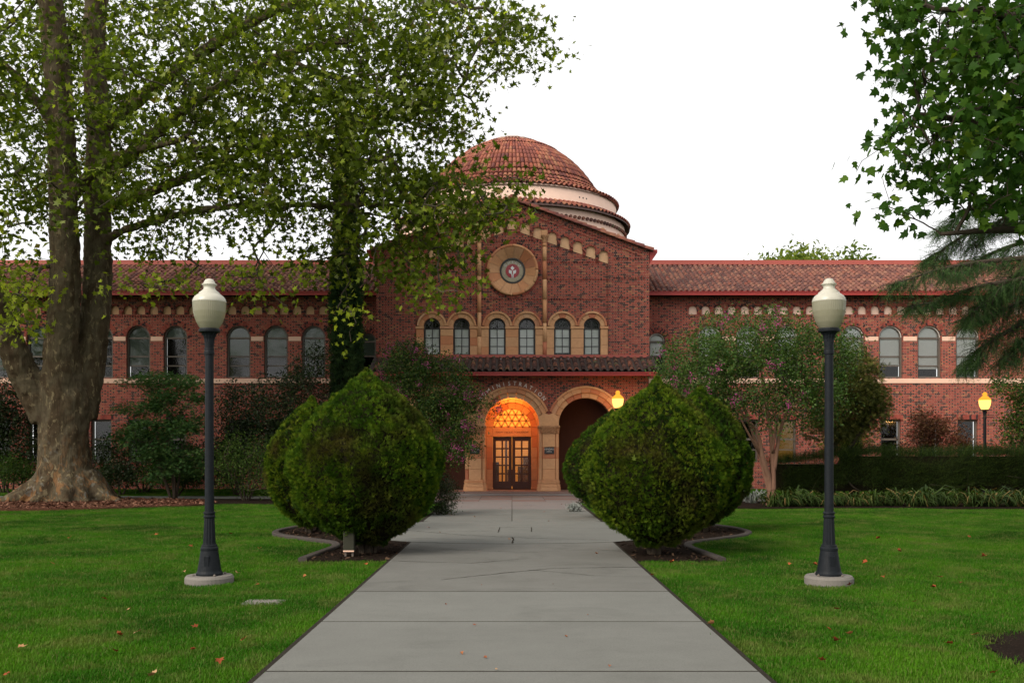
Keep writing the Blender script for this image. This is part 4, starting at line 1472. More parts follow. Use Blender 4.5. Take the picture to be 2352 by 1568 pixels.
# ================================================================== foliage helpers
def PA(x, y, Y):
    x, y, Y = np.asarray(x, float), np.asarray(y, float), np.asarray(Y, float)
    return np.stack([(x - CX) / FPX * Y, Y, EYE + (HZ - y) / FPX * Y], -1)


def leaf_star():
    """five-lobed plane / maple leaf, tip along +y, unit size, a little cupped"""
    pts = [(0, -.36), (.16, -.40), (.50, -.36), (.28, -.10), (.62, .20), (.24, .16), (.17, .24), (.0, .70),
           (-.17, .24), (-.24, .16), (-.62, .20), (-.28, -.10), (-.50, -.36), (-.16, -.40)]
    v = [(0, -.02, 0)] + [(x, y, .16 * (x * x + y * y) * (1 if i % 2 else -.4)) for i, (x, y) in enumerate(pts)]
    n = len(pts)
    f = [(0, 1 + i, 1 + (i + 1) % n) for i in range(n)]
    return np.array(v), np.array(f)


def leaf_tulip():
    """broad three-pointed leaf with a notched outline"""
    pts = [(0, -.40), (.24, -.42), (.54, -.22), (.34, -.04), (.56, .26), (.24, .20), (.0, .62), (-.24, .20), (-.56, .26), (-.34, -.04), (-.54, -.22), (-.24, -.42)]
    v = [(0, 0, -.05)] + [(x, y, .10 * abs(x) - .12 * y * y) for x, y in pts]
    n = len(pts)
    f = [(0, 1 + i, 1 + (i + 1) % n) for i in range(n)]
    return np.array(v), np.array(f)


def leaf_oval(fold=.12):
    v = [(0, -.5, 0), (.26, -.05, fold), (0, .5, 0), (-.26, -.05, fold)]
    return np.array(v), np.array([(0, 1, 2), (0, 2, 3)])


def spray_fan(n=4, spread=.7, w=.085):
    """flat fan of scale-leaf shoots, growing along +y"""
    v, f = [], []
    for i in range(n):
        a = (i / (n - 1) - .5) * 2 * spread
        L = .62 + .38 * math.cos(a * 1.2)
        dx, dy = math.sin(a), math.cos(a)
        b = len(v)
        y0 = .10 * (1 - abs(a))
        v += [(dx * .03, y0 + dy * .03, 0), (dx * L * .5 + dy * w, y0 + dy * L * .5 - dx * w, .05), (dx * L, y0 + dy * L, .10 * (i % 2)), (dx * L * .5 - dy * w, y0 + dy * L * .5 + dx * w, .05)]
        f += [(b, b + 1, b + 2), (b, b + 2, b + 3)]
    return np.array(v), np.array(f)


def needle_spray(n=26, seed=1):
    """a drooping conifer shoot along +y with needles on both sides"""
    r_ = random.Random(seed)
    v, f = [], []
    for i in range(n):
        t = i / n
        y, z = t, -.28 * t * t
        a = r_.uniform(.5, 1.1) * (1 if i % 2 else -1)
        L = r_.uniform(.10, .17) * (1.1 - .5 * t)
        b = len(v)
        up = r_.uniform(-.4, .5) * L
        v += [(0, y, z), (.0, y + .035, z), (math.sin(a) * L, y + math.cos(a) * L, z + up)]
        f.append((b, b + 1, b + 2))
    b = len(v)
    v += [(-.008, 0, 0), (.008, 0, 0), (.0, 1, -.28)]
    f.append((b, b + 1, b + 2))
    return np.array(v), np.array(f)


def ellipse_points(ells, n, clump=True):
    """ells: (cx, cy, rx, ry, weight, depth, depth spread) on the frame -> n cluster centres in the world"""
    w = np.array([e[4] for e in ells], float)
    area = np.array([e[2] * e[3] for e in ells], float)
    pr = w * area; pr /= pr.sum()
    k = rng.choice(len(ells), n, p=pr)
    E = np.array(ells, float)[k]
    r_ = np.sqrt(rng.random(n)); a = rng.random(n) * 2 * PI
    x = E[:, 0] + E[:, 2] * r_ * np.cos(a); y = E[:, 1] + E[:, 3] * r_ * np.sin(a)
    Y = E[:, 5] + E[:, 6] * rng.uniform(-1, 1, n)
    return PA(x, y, Y)


def grow(centers, roots, r_tip=.010, r_max=.2, sag=.06, expo=.5):
    """joins cluster centres to a skeleton with limbs that thicken towards the root; returns an MB"""
    nodes = [np.array(p, float) for p in roots]
    par = [-1] * len(nodes)
    cnt = [0] * len(nodes)
    rootA = np.array(nodes)
    d = np.min(np.linalg.norm(centers[:, None] - rootA[None], axis=2), axis=1)
    order = np.argsort(d)
    arr = np.zeros((len(nodes) + len(centers) * 3, 3)); arr[:len(nodes)] = rootA
    base_d = np.zeros(len(arr))
    m = len(nodes)
    parents = -np.ones(len(arr), int)
    tips = []
    for ci in order:
        c = centers[ci]
        dist = np.linalg.norm(arr[:m] - c, axis=1) + .25 * base_d[:m]
        # limbs prefer to run outwards and upwards rather than double back
        j = int(np.argmin(dist))
        p = arr[j]
        L = np.linalg.norm(c - p)
        prev = j
        for t in (.35, .70):
            q = p + (c - p) * t + rng.normal(0, .07 * L, 3) + np.array([0, 0, sag * L * math.sin(t * PI)])
            arr[m] = q; parents[m] = prev; base_d[m] = base_d[prev] + L * .33; prev = m; m += 1
        arr[m] = c; parents[m] = prev; base_d[m] = base_d[prev] + L * .33; tips.append(m); m += 1
    count = np.zeros(m)
    for t in tips:
        k = t
        while k >= 0:
            count[k] += 1; k = parents[k]
    rad = np.clip(r_tip * count ** expo, r_tip, r_max)
    mb = MB()
    nr = len(nodes)
    for k in range(nr, m):
        p = parents[k]
        r0 = rad[p] if p >= nr else min(rad[k] * 1.25, r_max)
        n_ = 6 if r0 > .05 else 4 if r0 > .02 else 3
        mb.tube([arr[p], arr[k]], [min(r0, rad[k] * 1.5), rad[k]], n_, cap=False)
    return mb


def leaves_at(centers, per, sigma, size, template, up=.5, flat=.7, droop=None, tone=None, out=None):
    """per leaves round every centre"""
    n = len(centers) * per
    c = np.repeat(centers, per, axis=0)
    pos = c + rng.normal(0, 1, (n, 3)) * np.array([sigma, sigma, sigma * flat])
    nz = rng.normal(0, 1, (n, 3)); nz[:, 2] = np.abs(nz[:, 2]) * .6 + up
    if out is not None: nz = nz + unit(pos - out) * .9
    x = rng.normal(0, 1, (n, 3))
    rot = frames(nz, x)
    if droop:
        y = np.tile(np.array([0, 0, -1.0]), (n, 1)) + rng.normal(0, droop, (n, 3))
        y = unit(y); z = unit(np.cross(rng.normal(0, 1, (n, 3)), y)); xx = np.cross(y, z)
        rot = np.stack([xx, y, z], -1)
    sc = size * rng.uniform(.6, 1.25, n)
    ct = np.repeat(rng.random(len(centers)), per)
    t = np.clip(.55 * rng.random(n) + .45 * ct, 0, .9999) if tone is None else tone(pos, rng.random(n), ct)
    return scatter_mesh(template[0], template[1], pos, rot, sc, t)


def joined(parts):
    Vs, Fs, Ts, b = [], [], [], 0
    for V, F, T in parts:
        Vs.append(V); Fs.append(F + b); Ts.append(T); b += len(V)
    return np.concatenate(Vs), np.concatenate(Fs), np.concatenate(Ts)


def leaf_palm():
    v = [(0, -.3, 0)]; f = []
    for a, L in ((-1.25, .55), (-.6, .75), (0, .9), (.6, .75), (1.25, .55)):
        b = len(v); dx, dy = math.sin(a), math.cos(a)
        v += [(dx * L * .5 + dy * .10, -.3 + dy * L * .5 - dx * .10, .04), (dx * L, -.3 + dy * L, -.06), (dx * L * .5 - dy * .10, -.3 + dy * L * .5 + dx * .10, .04)]
        f += [(0, b, b + 1), (0, b + 1, b + 2)]
    return np.array(v), np.array(f)
PALM = leaf_palm()
STAR, TULIP, OVAL, FAN = leaf_star(), leaf_tulip(), leaf_oval(), spray_fan()


def local(o, base):
    """shift mesh so the root object's origin is the base"""
    me = o.data
    n = len(me.vertices)
    a = np.empty(n * 3, np.float32); me.vertices.foreach_get('co', a)
    a = a.reshape(-1, 3) - np.array(base, np.float32)
    me.vertices.foreach_set('co', a.ravel()); me.update()
    return o


# ================================================================== the big plane tree
base = P(158, 1146, 34.0); base.z = -.05
PT = empty('plane_tree', base)
tag(PT, 'huge three-stemmed plane tree with mottled bark, its crown filling the upper left', 'tree')
def q(x, y, Y=34.0): return P(x, y, Y) - base
mb = MB()
trunkpts = [(152, 1160), (150, 1120), (148, 1060), (146, 1000), (150, 920), (158, 800)]
mb.tube(smooth_path([q(*p) for p in trunkpts], 4), [r_ for r_ in np.interp(np.linspace(0, 1, 21), [0, .2, .4, .6, .8, 1], [1.40, 1.02, .84, .80, .80, .35])], 24, wob=.03)
stemA = smooth_path([q(135, 930, 33.8), q(140, 800, 33.7), q(150, 650, 33.7), q(146, 500, 33.6), q(140, 300, 33.5), q(126, 100, 33.4), q(110, -120, 33.2), q(120, -320, 33)], 5)
mb.tube(stemA, list(np.interp(np.linspace(0, 1, len(stemA)), [0, .2, .45, .8, 1], [.60, .53, .46, .40, .28])), 18, wob=.03)
stemB = smooth_path([q(185, 960, 34.4), q(208, 820, 34.6), q(224, 650, 34.8), q(224, 480, 34.9), q(226, 300, 35), q(216, 100, 35.1), q(235, -120, 35.2), q(260, -300, 35.3)], 5)
mb.tube(stemB, list(np.interp(np.linspace(0, 1, len(stemB)), [0, .2, .45, .8, 1], [.54, .50, .44, .38, .26])), 18, wob=.03)
stemC = smooth_path([q(110, 960, 33.9), q(75, 895, 33.7), q(40, 825, 33.4), q(8, 745, 33.1), q(-25, 660, 32.7), q(-80, 520, 32), q(-150, 330, 31.2)], 5)
mb.tube(stemC, list(np.interp(np.linspace(0, 1, len(stemC)), [0, .2, .45, .8, 1], [.56, .50, .43, .36, .26])), 18, wob=.03)
for (ax, ay, L, r_) in ((-1.0, -.5, 2.1, .42), (1.0, -.25, 1.9, .40), (-.45, -1.0, 1.5, .36), (.35, -1.0, 1.4, .34), (-1, .5, 1.7, .4), (1, .6, 1.6, .4), (0, 1, 1.4, .4), (.8, -.8, 1.5, .3)):
    dn = Vector((ax, ay, 0)).normalized()
    mb.tube([dn * .62 + Vector((0, 0, .95)), dn * 1.0 + Vector((0, 0, .42)), dn * (L * .85) + Vector((0, 0, .10)), dn * (L * 1.15) + Vector((0, 0, -.04))], [r_ * .9, r_ * .95, r_ * .55, r_ * .2], 12, wob=.05)
limbs = []
def limb(pts, r0, r1):
    sp = smooth_path(pts, 5)
    mb.tube(sp, list(np.linspace(r0, r1, len(sp))), 10, wob=.05)
    limbs.append(sp)
limb([q(160, 460, 33.6), q(215, 395, 33.0), q(300, 350, 32), q(420, 320, 31)], .25, .10)
limb([q(230, 420, 34.9), q(330, 330, 34.0), q(470, 220, 33), q(640, 130, 32.5), q(820, 90, 32)], .27, .09)
limb([q(225, 560, 34.8), q(310, 520, 34), q(480, 480, 33), q(680, 470, 32.3), q(900, 500, 32)], .17, .05)
limb([q(235, 300, 35), q(380, 180, 34), q(600, 40, 33.3), q(850, -40, 33), q(1080, 20, 32.6)], .26, .08)
limb([q(130, 300, 33.4), q(60, 200, 32.6), q(-20, 120, 32)], .2, .08)
limb([q(235, 480, 34.8), q(400, 420, 35), q(620, 330, 35), q(860, 280, 34.5)], .22, .08)
limb([q(640, 130, 32.5), q(800, 190, 32), q(950, 240, 31.6), q(1060, 215, 31.3)], .10, .04)
limb([q(680, 470, 32.3), q(860, 470, 31.6), q(1000, 470, 31.2), q(1080, 440, 31), q(1160, 410, 30.8)], .10, .025)
trunk = mb.build('trunk', M['bark_plane'], PT, True)
rm = trunk.modifiers.new('remesh', 'REMESH'); rm.mode = 'VOXEL'; rm.voxel_size = .055; rm.use_smooth_shade = True
smd = trunk.modifiers.new('smooth', 'SMOOTH'); smd.factor = .6; smd.iterations = 5
tx = bpy.data.textures.new('bark_relief', 'CLOUDS'); tx.noise_scale = .28; tx.noise_depth = 4
dm = trunk.modifiers.new('relief', 'DISPLACE'); dm.texture = tx; dm.strength = .14; dm.mid_level = .5; dm.texture_coords = 'LOCAL'
crown_e = [  # cx, cy, rx, ry, weight, depth, spread
    (120, 140, 190, 190, 1.0, 32, 4), (350, 140, 240, 190, 1.0, 32, 4), (600, 140, 240, 190, 1.05, 32, 4), (850, 120, 230, 170, 1.05, 32, 4),
    (1060, 85, 150, 110, .85, 32, 3.5), (1180, 60, 90, 70, .5, 32, 3), (1225, 120, 55, 60, .32, 31.5, 2), (1262, 70, 40, 55, .35, 31.5, 1.5), (200, 420, 170, 110, .9, 31.5, 3.5), (450, 400, 210, 130, 1.15, 32, 4),
    (700, 400, 220, 130, 1.15, 32, 4), (900, 330, 190, 130, 1.1, 32, 4), (1010, 240, 120, 90, .65, 31.5, 3), (50, 360, 90, 150, .55, 32, 3),
    (930, 480, 130, 80, 1.2, 31.5, 3), (1060, 480, 110, 70, 1.15, 31, 2.5), (880, 580, 140, 70, 1.0, 31.5, 2.5), (720, 560, 90, 50, .55, 32, 2.5),
    (1030, 590, 80, 55, .8, 31, 2), (985, 650, 80, 40, .75, 31, 2), (300, 540, 90, 60, .5, 32, 3), (1150, 440, 50, 55, .7, 30.6, 1.2), (1185, 400, 30, 25, .6, 30.6, .8),
    (60, 560, 60, 50, .4, 32, 2), (520, 560, 200, 40, .25, 32, 3), (780, 600, 70, 45, .7, 31.5, 2)]
ctr = ellipse_points(crown_e, 1150)
# keep most of the leaves behind the two tall stems, so that the bark shows
sx_ = CX + ctr[:, 0] / ctr[:, 1] * FPX
mv = (sx_ > 85) & (sx_ < 265) & (rng.random(len(ctr)) < .72)
sc_ = np.where(mv, rng.uniform(35.6, 37.5, len(ctr)) / ctr[:, 1], 1.0)
ctr[:, 0] *= sc_; ctr[:, 2] = EYE + (ctr[:, 2] - EYE) * sc_; ctr[:, 1] *= sc_
hang_e = [(800, 720, 28, 85, .45, 31.5, 1.5), (430, 650, 150, 22, .35, 31.5, 2), (640, 640, 90, 32, .75, 31.5, 2), (60, 640, 55, 55, .7, 31, 2), (75, 720, 40, 60, .55, 31, 1.5),
          (980, 690, 40, 30, .45, 31, 1.2), (270, 660, 90, 30, .35, 31.5, 2), (650, 690, 30, 30, .4, 31.5, 1.5), (550, 650, 60, 40, .5, 31.5, 2), (30, 700, 40, 70, .6, 31, 2), (1190, 395, 25, 15, .6, 30.6, .5), (1160, 465, 25, 25, .6, 30.5, .5)]
hctr = ellipse_points(hang_e, 80)
# the crown above and beside the frame
hi = np.stack([rng.uniform(-24, 1, 240), rng.uniform(24, 42, 240), rng.uniform(17, 25, 240)], -1)
el = ((hi[:, 0] + 11) / 13) ** 2 + ((hi[:, 1] - 33) / 9) ** 2 + ((hi[:, 2] - 17) / 8.5) ** 2
hi = hi[el < 1]
lf_ = np.stack([rng.uniform(-26, -17.3, 300), rng.uniform(25, 39, 300), rng.uniform(6, 18, 300)], -1)  # unseen leaves, thickened here to block the sun on the left wing
B = np.array(base)
roots = [np.array(p) for s_ in [stemA[8:], stemB[8:], stemC[12:]] + limbs for p in s_]
tw = grow(np.concatenate([ctr, hctr, hi, lf_]) - B, roots, .011, .17, .05)
tw.build('branches', M['bark_twig'], PT)
V, F, T = leaves_at(ctr - B, 30, .50, .18, STAR, up=.35, flat=.5)
big = leaves_at(np.concatenate([hi, lf_]) - B, 26, .8, .34, OVAL, up=.5)
V, F, T = joined([(V, F, T), big])
np_obj('crown', V, F, M['leaf_plane'], PT, T)
V, F, T = leaves_at(hctr - B, 14, .30, .17, STAR, up=.2, flat=.9)
np_obj('hanging_leaves', V, F, M['leaf_lime'], PT, T)

# ================================================================== tree leaning in from the right, close to the camera
bR = Vector((9.6, 14.5, 0))
RT = empty('maple_tree', bR)
tag(RT, 'dark large-leaved branches of a near tree reaching in at the upper right', 'tree')
mb = MB()
ts = smooth_path([Vector((0, 0, -.1)), Vector((.05, 0, 1.5)), Vector((-.05, -.05, 4)), Vector((-.1, -.1, 6.5)), Vector((0, 0, 9)), Vector((.1, 0, 12))], 4)
mb.tube(ts, list(np.linspace(.36, .12, len(ts))), 14, wob=.04)
rl = []
for pts in ([(8.9, 14.4, 4.6), (7.6, 13.6, 5.5), (6.2, 13.0, 5.9), (5.2, 12.8, 6.0)], [(9.5, 14.4, 6.0), (8.0, 13.4, 7.0), (6.4, 12.9, 7.3), (5.4, 12.7, 7.3)],
            [(9.5, 14.4, 3.8), (8.2, 13.6, 4.5), (6.8, 13.2, 4.6), (5.6, 13, 4.5)], [(9.5, 14.3, 7), (8.2, 11.5, 8.4), (7, 9.5, 9.2), (5, 8, 9.8)], [(9.6, 14.5, 7.5), (8, 15.5, 8.8), (6.5, 16, 9.4)]):
    sp = smooth_path([Vector(p) - bR for p in pts], 4)
    mb.tube(sp, list(np.linspace(.11, .025, len(sp))), 8, wob=.05); rl.append(sp)
mb.build('trunk', M['bark_dark'], RT, True)
re = [(2210, 60, 150, 80, 1.1, 13, 1.2), (2290, 200, 110, 120, 1.1, 13, 1.4), (2150, 150, 110, 60, .8, 13, 1), (2200, 290, 120, 60, 1.0, 13, 1.2), (2300, 340, 80, 90, 1.0, 13, 1.2),
      (2110, 310, 80, 35, .75, 13, .8), (2010, 330, 60, 18, .35, 13, .5), (2150, 390, 90, 45, .8, 13, .9), (2240, 430, 110, 60, .9, 13, 1), (2060, 470, 70, 20, .5, 13, .6), (2090, 500, 50, 30, .45, 13, .5),
      (2020, 95, 50, 25, .5, 13, .5), (2080, 20, 90, 40, .8, 13, .8), (2110, 230, 60, 40, .5, 13, .8), (2010, 400, 45, 25, .3, 13, .5), (2380, 250, 60, 300, 1, 13.2, 1.5)]
rc = np.concatenate([ellipse_points(re, 400), ellipse_points([(2500, 180, 130, 300, 1, 13.6, 1.6), (2700, 150, 160, 320, 1, 14, 2)], 260)])
hi2 = np.stack([rng.uniform(1.0, 16, 900), rng.uniform(-3, 19, 900), rng.uniform(7.2, 14, 900)], -1)  # unseen crown, enlarged to shade the near lawn and bushes
hi2 = hi2[(((hi2[:, 0] - 9.0) / 7.5) ** 2 + ((hi2[:, 1] - 9) / 10.5) ** 2 + ((hi2[:, 2] - 8.5) / 5.5) ** 2 < 1) & (hi2[:, 2] > 3.2 + 1060 / FPX * hi2[:, 1])]
B2 = np.array(bR)
grow(np.concatenate([rc, hi2]) - B2, [np.array(p) for s_ in rl for p in s_] + [np.array(p) for p in ts[10:]], .005, .06, .03).build('branches', M['bark_dark'], RT)
A = leaves_at(rc - B2, 8, .17, .128, TULIP, droop=.8)
C = leaves_at(hi2 - B2, 22, .5, .26, OVAL, up=.4)
V, F, T = joined([A, C])
np_obj('crown', V, F, M['leaf_near'], RT, T)

# ================================================================== cedar at the right edge
bC = Vector((18.2, 27.5, 0))
CT = empty('cedar_tree', bC)
tag(CT, 'dark cedar with drooping feathery branches at the right edge', 'tree')
mb = MB()
ts = [Vector((0, 0, -.1)), Vector((0, 0, 3)), Vector((.1, 0, 8)), Vector((0, 0, 14)), Vector((0, 0, 19))]
mb.tube(smooth_path(ts, 3), list(np.linspace(.45, .08, 13)), 12, wob=.04)
brs = [[(2420, 585), (2352, 592), (2230, 605), (2140, 624), (2055, 652)], [(2430, 620), (2352, 640), (2240, 660), (2160, 690), (2095, 702)], [(2430, 520), (2330, 515), (2230, 535), (2170, 570), (2140, 595)],
       [(2440, 705), (2360, 735), (2300, 770), (2250, 800), (2222, 835)], [(2430, 470), (2330, 455), (2260, 465), (2200, 500), (2170, 530)], [(2440, 650), (2352, 690), (2280, 720), (2220, 735)],
       [(2420, 550), (2340, 560), (2260, 590), (2200, 630)], [(2420, 640), (2340, 650), (2270, 690), (2230, 720)], [(2440, 740), (2370, 770), (2330, 800), (2310, 830)], [(2430, 500), (2350, 490), (2290, 510), (2240, 560)], [(2420, 600), (2350, 625), (2300, 660), (2270, 690)],
       [(2440, 140), (2300, 120), (2160, 140), (2050, 165)], [(2440, 300), (2320, 290), (2200, 300), (2120, 330)], [(2440, 60), (2330, 40), (2200, 30)], [(2440, 390), (2330, 380), (2240, 390), (2170, 420)]]
sprays = []
spd = []
for bi, b in enumerate(brs):
    dep = 27.2 + rng.uniform(-1.2, 1.2)
    pts = smooth_path([P(x, y, dep + .25 * i * rng.uniform(-1, 1)) - bC for i, (x, y) in enumerate(b)], 5)
    st = Vector((0, 0, max(1, pts[0].z - .6)))
    mb.tube([st] + pts, list(np.linspace(.09, .012, len(pts) + 1)), 6, cap=False)
    L = len(pts)
    for i in range(2, L):
        t = (pts[min(i + 1, L - 1)] - pts[i - 1]).normalized()
        for k in range(7 if bi < 11 else 3):
            sd = Vector((rng.normal(0, 1), rng.normal(0, 1), 0)); sd = (sd - t * sd.dot(t)).normalized()
            dirv = (t * rng.uniform(.3, 1.0) + sd * rng.uniform(.4, 1.0) + Vector((0, 0, rng.uniform(-.55, .0)))).normalized()
            ln = rng.uniform(.45, .95) * (1.15 - .6 * i / L)
            e = pts[i] + dirv * ln
            mb.tube([pts[i], pts[i] + dirv * ln * .5 + Vector((0, 0, .03)), e + Vector((0, 0, -.08))], [.012, .008, .004], 3, cap=False)
            for m_ in range(9):
                s_ = m_ / 9
                p = pts[i] + dirv * ln * s_
                dd = (dirv * .5 + Vector((rng.normal(0, .5), rng.normal(0, .5), rng.uniform(-.9, .1)))).normalized()
                sprays.append(p); spd.append(dd)
mb.build('trunk', M['bark_dark'], CT)
NS = needle_spray(13)
n = len(sprays)
ydir = np.array([list(v) for v in spd]); zz = unit(np.cross(rng.normal(0, 1, (n, 3)), ydir)); zz[zz[:, 2] < 0] *= -1
xx = np.cross(ydir, zz)
V, F, T = scatter_mesh(NS[0], NS[1], np.array([list(v) for v in sprays]), np.stack([xx, ydir, zz], -1), rng.uniform(.28, .55, n), rng.random(n))
np_obj('crown', V, F, M['leaf_cedar'], CT, T)

# ================================================================== clipped thuja globes
GP = [(0, .0), (.03, .14), (.06, .26), (.10, .44), (.16, .66), (.23, .82), (.32, .93), (.44, 1.0), (.55, .975), (.70, .79), (.84, .49), (.92, .25), (.97, .08), (1.0, .0)]
gt, gr = np.array([p[0] for p in GP]), np.array([p[1] for p in GP])
def globe(px, Y, rad, height, label, n=15000, seed=0, brown=.0, lean=0.0):
    b = P(px, HZ, Y); b.z = 0
    g = empty('thuja_bush', b)
    tag(g, label, 'bush', 'clipped thuja globes beside the path')
    r_ = np.random.default_rng(seed)
    ph = r_.uniform(0, 6.28, 8)
    def radius(t, a):
        base_r = np.interp(t, gt, gr)
        lump = 1 + .022 * np.sin(3 * a + ph[0] + 4 * t) + .02 * np.sin(5 * a + ph[1] - 7 * t) + .022 * np.sin(11 * a + ph[2] + 13 * t) + .02 * np.sin(9 * t * 3 + 4 * a + ph[3])
        return base_r * lump * rad
    # inner mass of brown twigs
    mb = MB(); vs, fs = [], []
    NA, NT = 36, 22
    for i in range(NT + 1):
        t = .06 + .92 * i / NT
        for k in range(NA):
            a = 2 * PI * k / NA
            rr = max(0.01, float(radius(t, a)) * .93 - .05)
            vs.append((rr * math.cos(a) + lean * t, rr * math.sin(a), t * height))
    for i in range(NT):
        for k in range(NA):
            fs.append((i * NA + k, i * NA + (k + 1) % NA, (i + 1) * NA + (k + 1) % NA, (i + 1) * NA + k))
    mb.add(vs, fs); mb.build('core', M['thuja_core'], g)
    # stems at the foot
    mb = MB()
    for i in range(16):
        a = r_.uniform(0, 2 * PI); r0 = r_.uniform(.02, .13)
        e = r_.uniform(.25, .55) * rad
        mb.tube([(r0 * math.cos(a), r0 * math.sin(a), -.03), (r0 * 1.4 * math.cos(a), r0 * 1.4 * math.sin(a), height * .08), (e * math.cos(a), e * math.sin(a), height * .22)], [.035, .03, .015], 5, cap=False)
    mb.build('stems', M['bark_dark'], g)
    # sprays: area-weighted over the profile
    tt = r_.random(n * 3); keep = r_.random(n * 3) < np.interp(tt, gt, gr) * .85 + .12
    t = tt[keep][:n]; n2 = len(t); t = np.clip(t, .055, .995)
    a = r_.random(n2) * 2 * PI
    rr = radius(t, a)
    dr = (radius(np.clip(t + .01, 0, 1), a) - rr) / (.01 * height)
    nrm = unit(np.stack([np.cos(a), np.sin(a), -dr], -1))
    # a few hollows where the clipping has opened the surface
    hol = np.zeros(n2)
    for i in range(9):
        ha, ht, hw = r_.uniform(0, 2 * PI), r_.uniform(.15, .75), r_.uniform(.05, .13)
        d2 = ((np.angle(np.exp(1j * (a - ha)))) * 1.0) ** 2 + ((t - ht) * 2.2) ** 2
        hol = np.maximum(hol, np.exp(-d2 / hw ** 2))
    # foliage stands in tufts: nearest tuft centre sets tone and relief
    P3 = np.stack([rr * np.cos(a), rr * np.sin(a), t * height], -1)
    nc = 800
    tc = P3[r_.choice(n2, nc, replace=False)]
    near = np.empty(n2, int); nd = np.empty(n2)
    for s0 in range(0, n2, 4000):
        D = np.linalg.norm((P3[s0:s0 + 4000, None] - tc[None]) * np.array([1.15, 1.15, .8]), axis=2)
        near[s0:s0 + 4000] = D.argmin(1); nd[s0:s0 + 4000] = D.min(1)
    ctone, coff = r_.random(nc), r_.normal(0, .007, nc)
    depth = r_.random(n2) ** 2 * .035 + hol * .16 + np.clip(nd * .40, 0, .06) + coff[near]
    pos = np.stack([rr * np.cos(a) + lean * t, rr * np.sin(a), t * height], -1) - nrm * depth[:, None]
    up = np.array([0, 0, 1.0])
    yd = unit(nrm * .75 + up * .65 + r_.normal(0, .33, (n2, 3)))
    zz = unit(np.cross(yd, r_.normal(0, 1, (n2, 3)))); xx = np.cross(yd, zz)
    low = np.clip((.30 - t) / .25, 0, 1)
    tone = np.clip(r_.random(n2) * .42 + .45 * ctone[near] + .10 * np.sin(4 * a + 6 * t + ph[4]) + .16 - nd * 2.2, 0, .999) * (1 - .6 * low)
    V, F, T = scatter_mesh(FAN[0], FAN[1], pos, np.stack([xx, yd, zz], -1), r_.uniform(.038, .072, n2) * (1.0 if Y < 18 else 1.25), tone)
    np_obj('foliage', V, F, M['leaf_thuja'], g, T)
    return g
globe(842, 16.3, 1.25, 3.02, 'largest clipped thuja globe, with a browned top, in front left of the path', 36000, 1)
globe(1506, 16.1, 1.17, 2.86, 'clipped thuja globe with a pointed top, in front right of the path', 33000, 2, lean=.03)
globe(716, 20.4, .93, 2.78, 'smaller clipped thuja globe on the lawn side of the left bed', 17000, 3)
globe(1608, 20.6, 1.06, 3.02, 'clipped thuja globe on the lawn side of the right bed', 18000, 4)
globe(925, 25.6, 1.03, 2.75, 'clipped thuja globe half hidden at the far end of the left bed', 9500, 5)
globe(1405, 24.8, 1.16, 2.70, 'clipped thuja globe half hidden at the far end of the right bed', 10500, 6)

# ================================================================== crape myrtles
def crape(name, base, label, stems, ells, nclu, per, nfl, seed):
    base = Vector(base); base.z = -.03
    t = empty(name, base)
    tag(t, label, 'tree', 'crape myrtles in flower')
    mb = MB(); roots = []
    for pts, r0, r1 in stems:
        sp = smooth_path([Vector(p) - base for p in pts], 5)
        mb.tube(sp, list(np.linspace(r0, r1, len(sp))), 9, wob=.06)
        roots += [np.array(p) for p in sp[len(sp) // 2:]]
    mb.build('trunk', M['bark_crape'], t, True)
    B_ = np.array(base)
    c = ellipse_points(ells, nclu)
    grow(c - B_, roots, .004, .04, .05).build('branches', M['bark_dark'], t)
    V, F, T = leaves_at(c - B_, per, .19, .092, OVAL, up=.3, flat=.9)
    np_obj('crown', V, F, M['leaf_crape'], t, T)
    # panicles on the outside of the crown
    cc = c - B_
    mid = cc.mean(0)
    outw = np.linalg.norm((cc - mid) / cc.std(0), axis=1) - .6 * (cc[:, 1] - mid[1]) / cc[:, 1].std()
    sel = cc[np.argsort(-outw)[:nfl * 2]]
    sel = sel[rng.choice(len(sel), nfl, replace=False)] + unit(rng.normal(0, 1, (nfl, 3)) + np.array([0, -.8, .5])) * .17
    V, F, T = leaves_at(sel, 34, .065, .056, OVAL, up=.2, flat=1.3)
    np_obj('blossoms', V, F, M['petal'], t, T)
    return t
bs = P(1770, 1162, 31.0)
def w(x, y, Y=31.0): return P(x, y, Y)
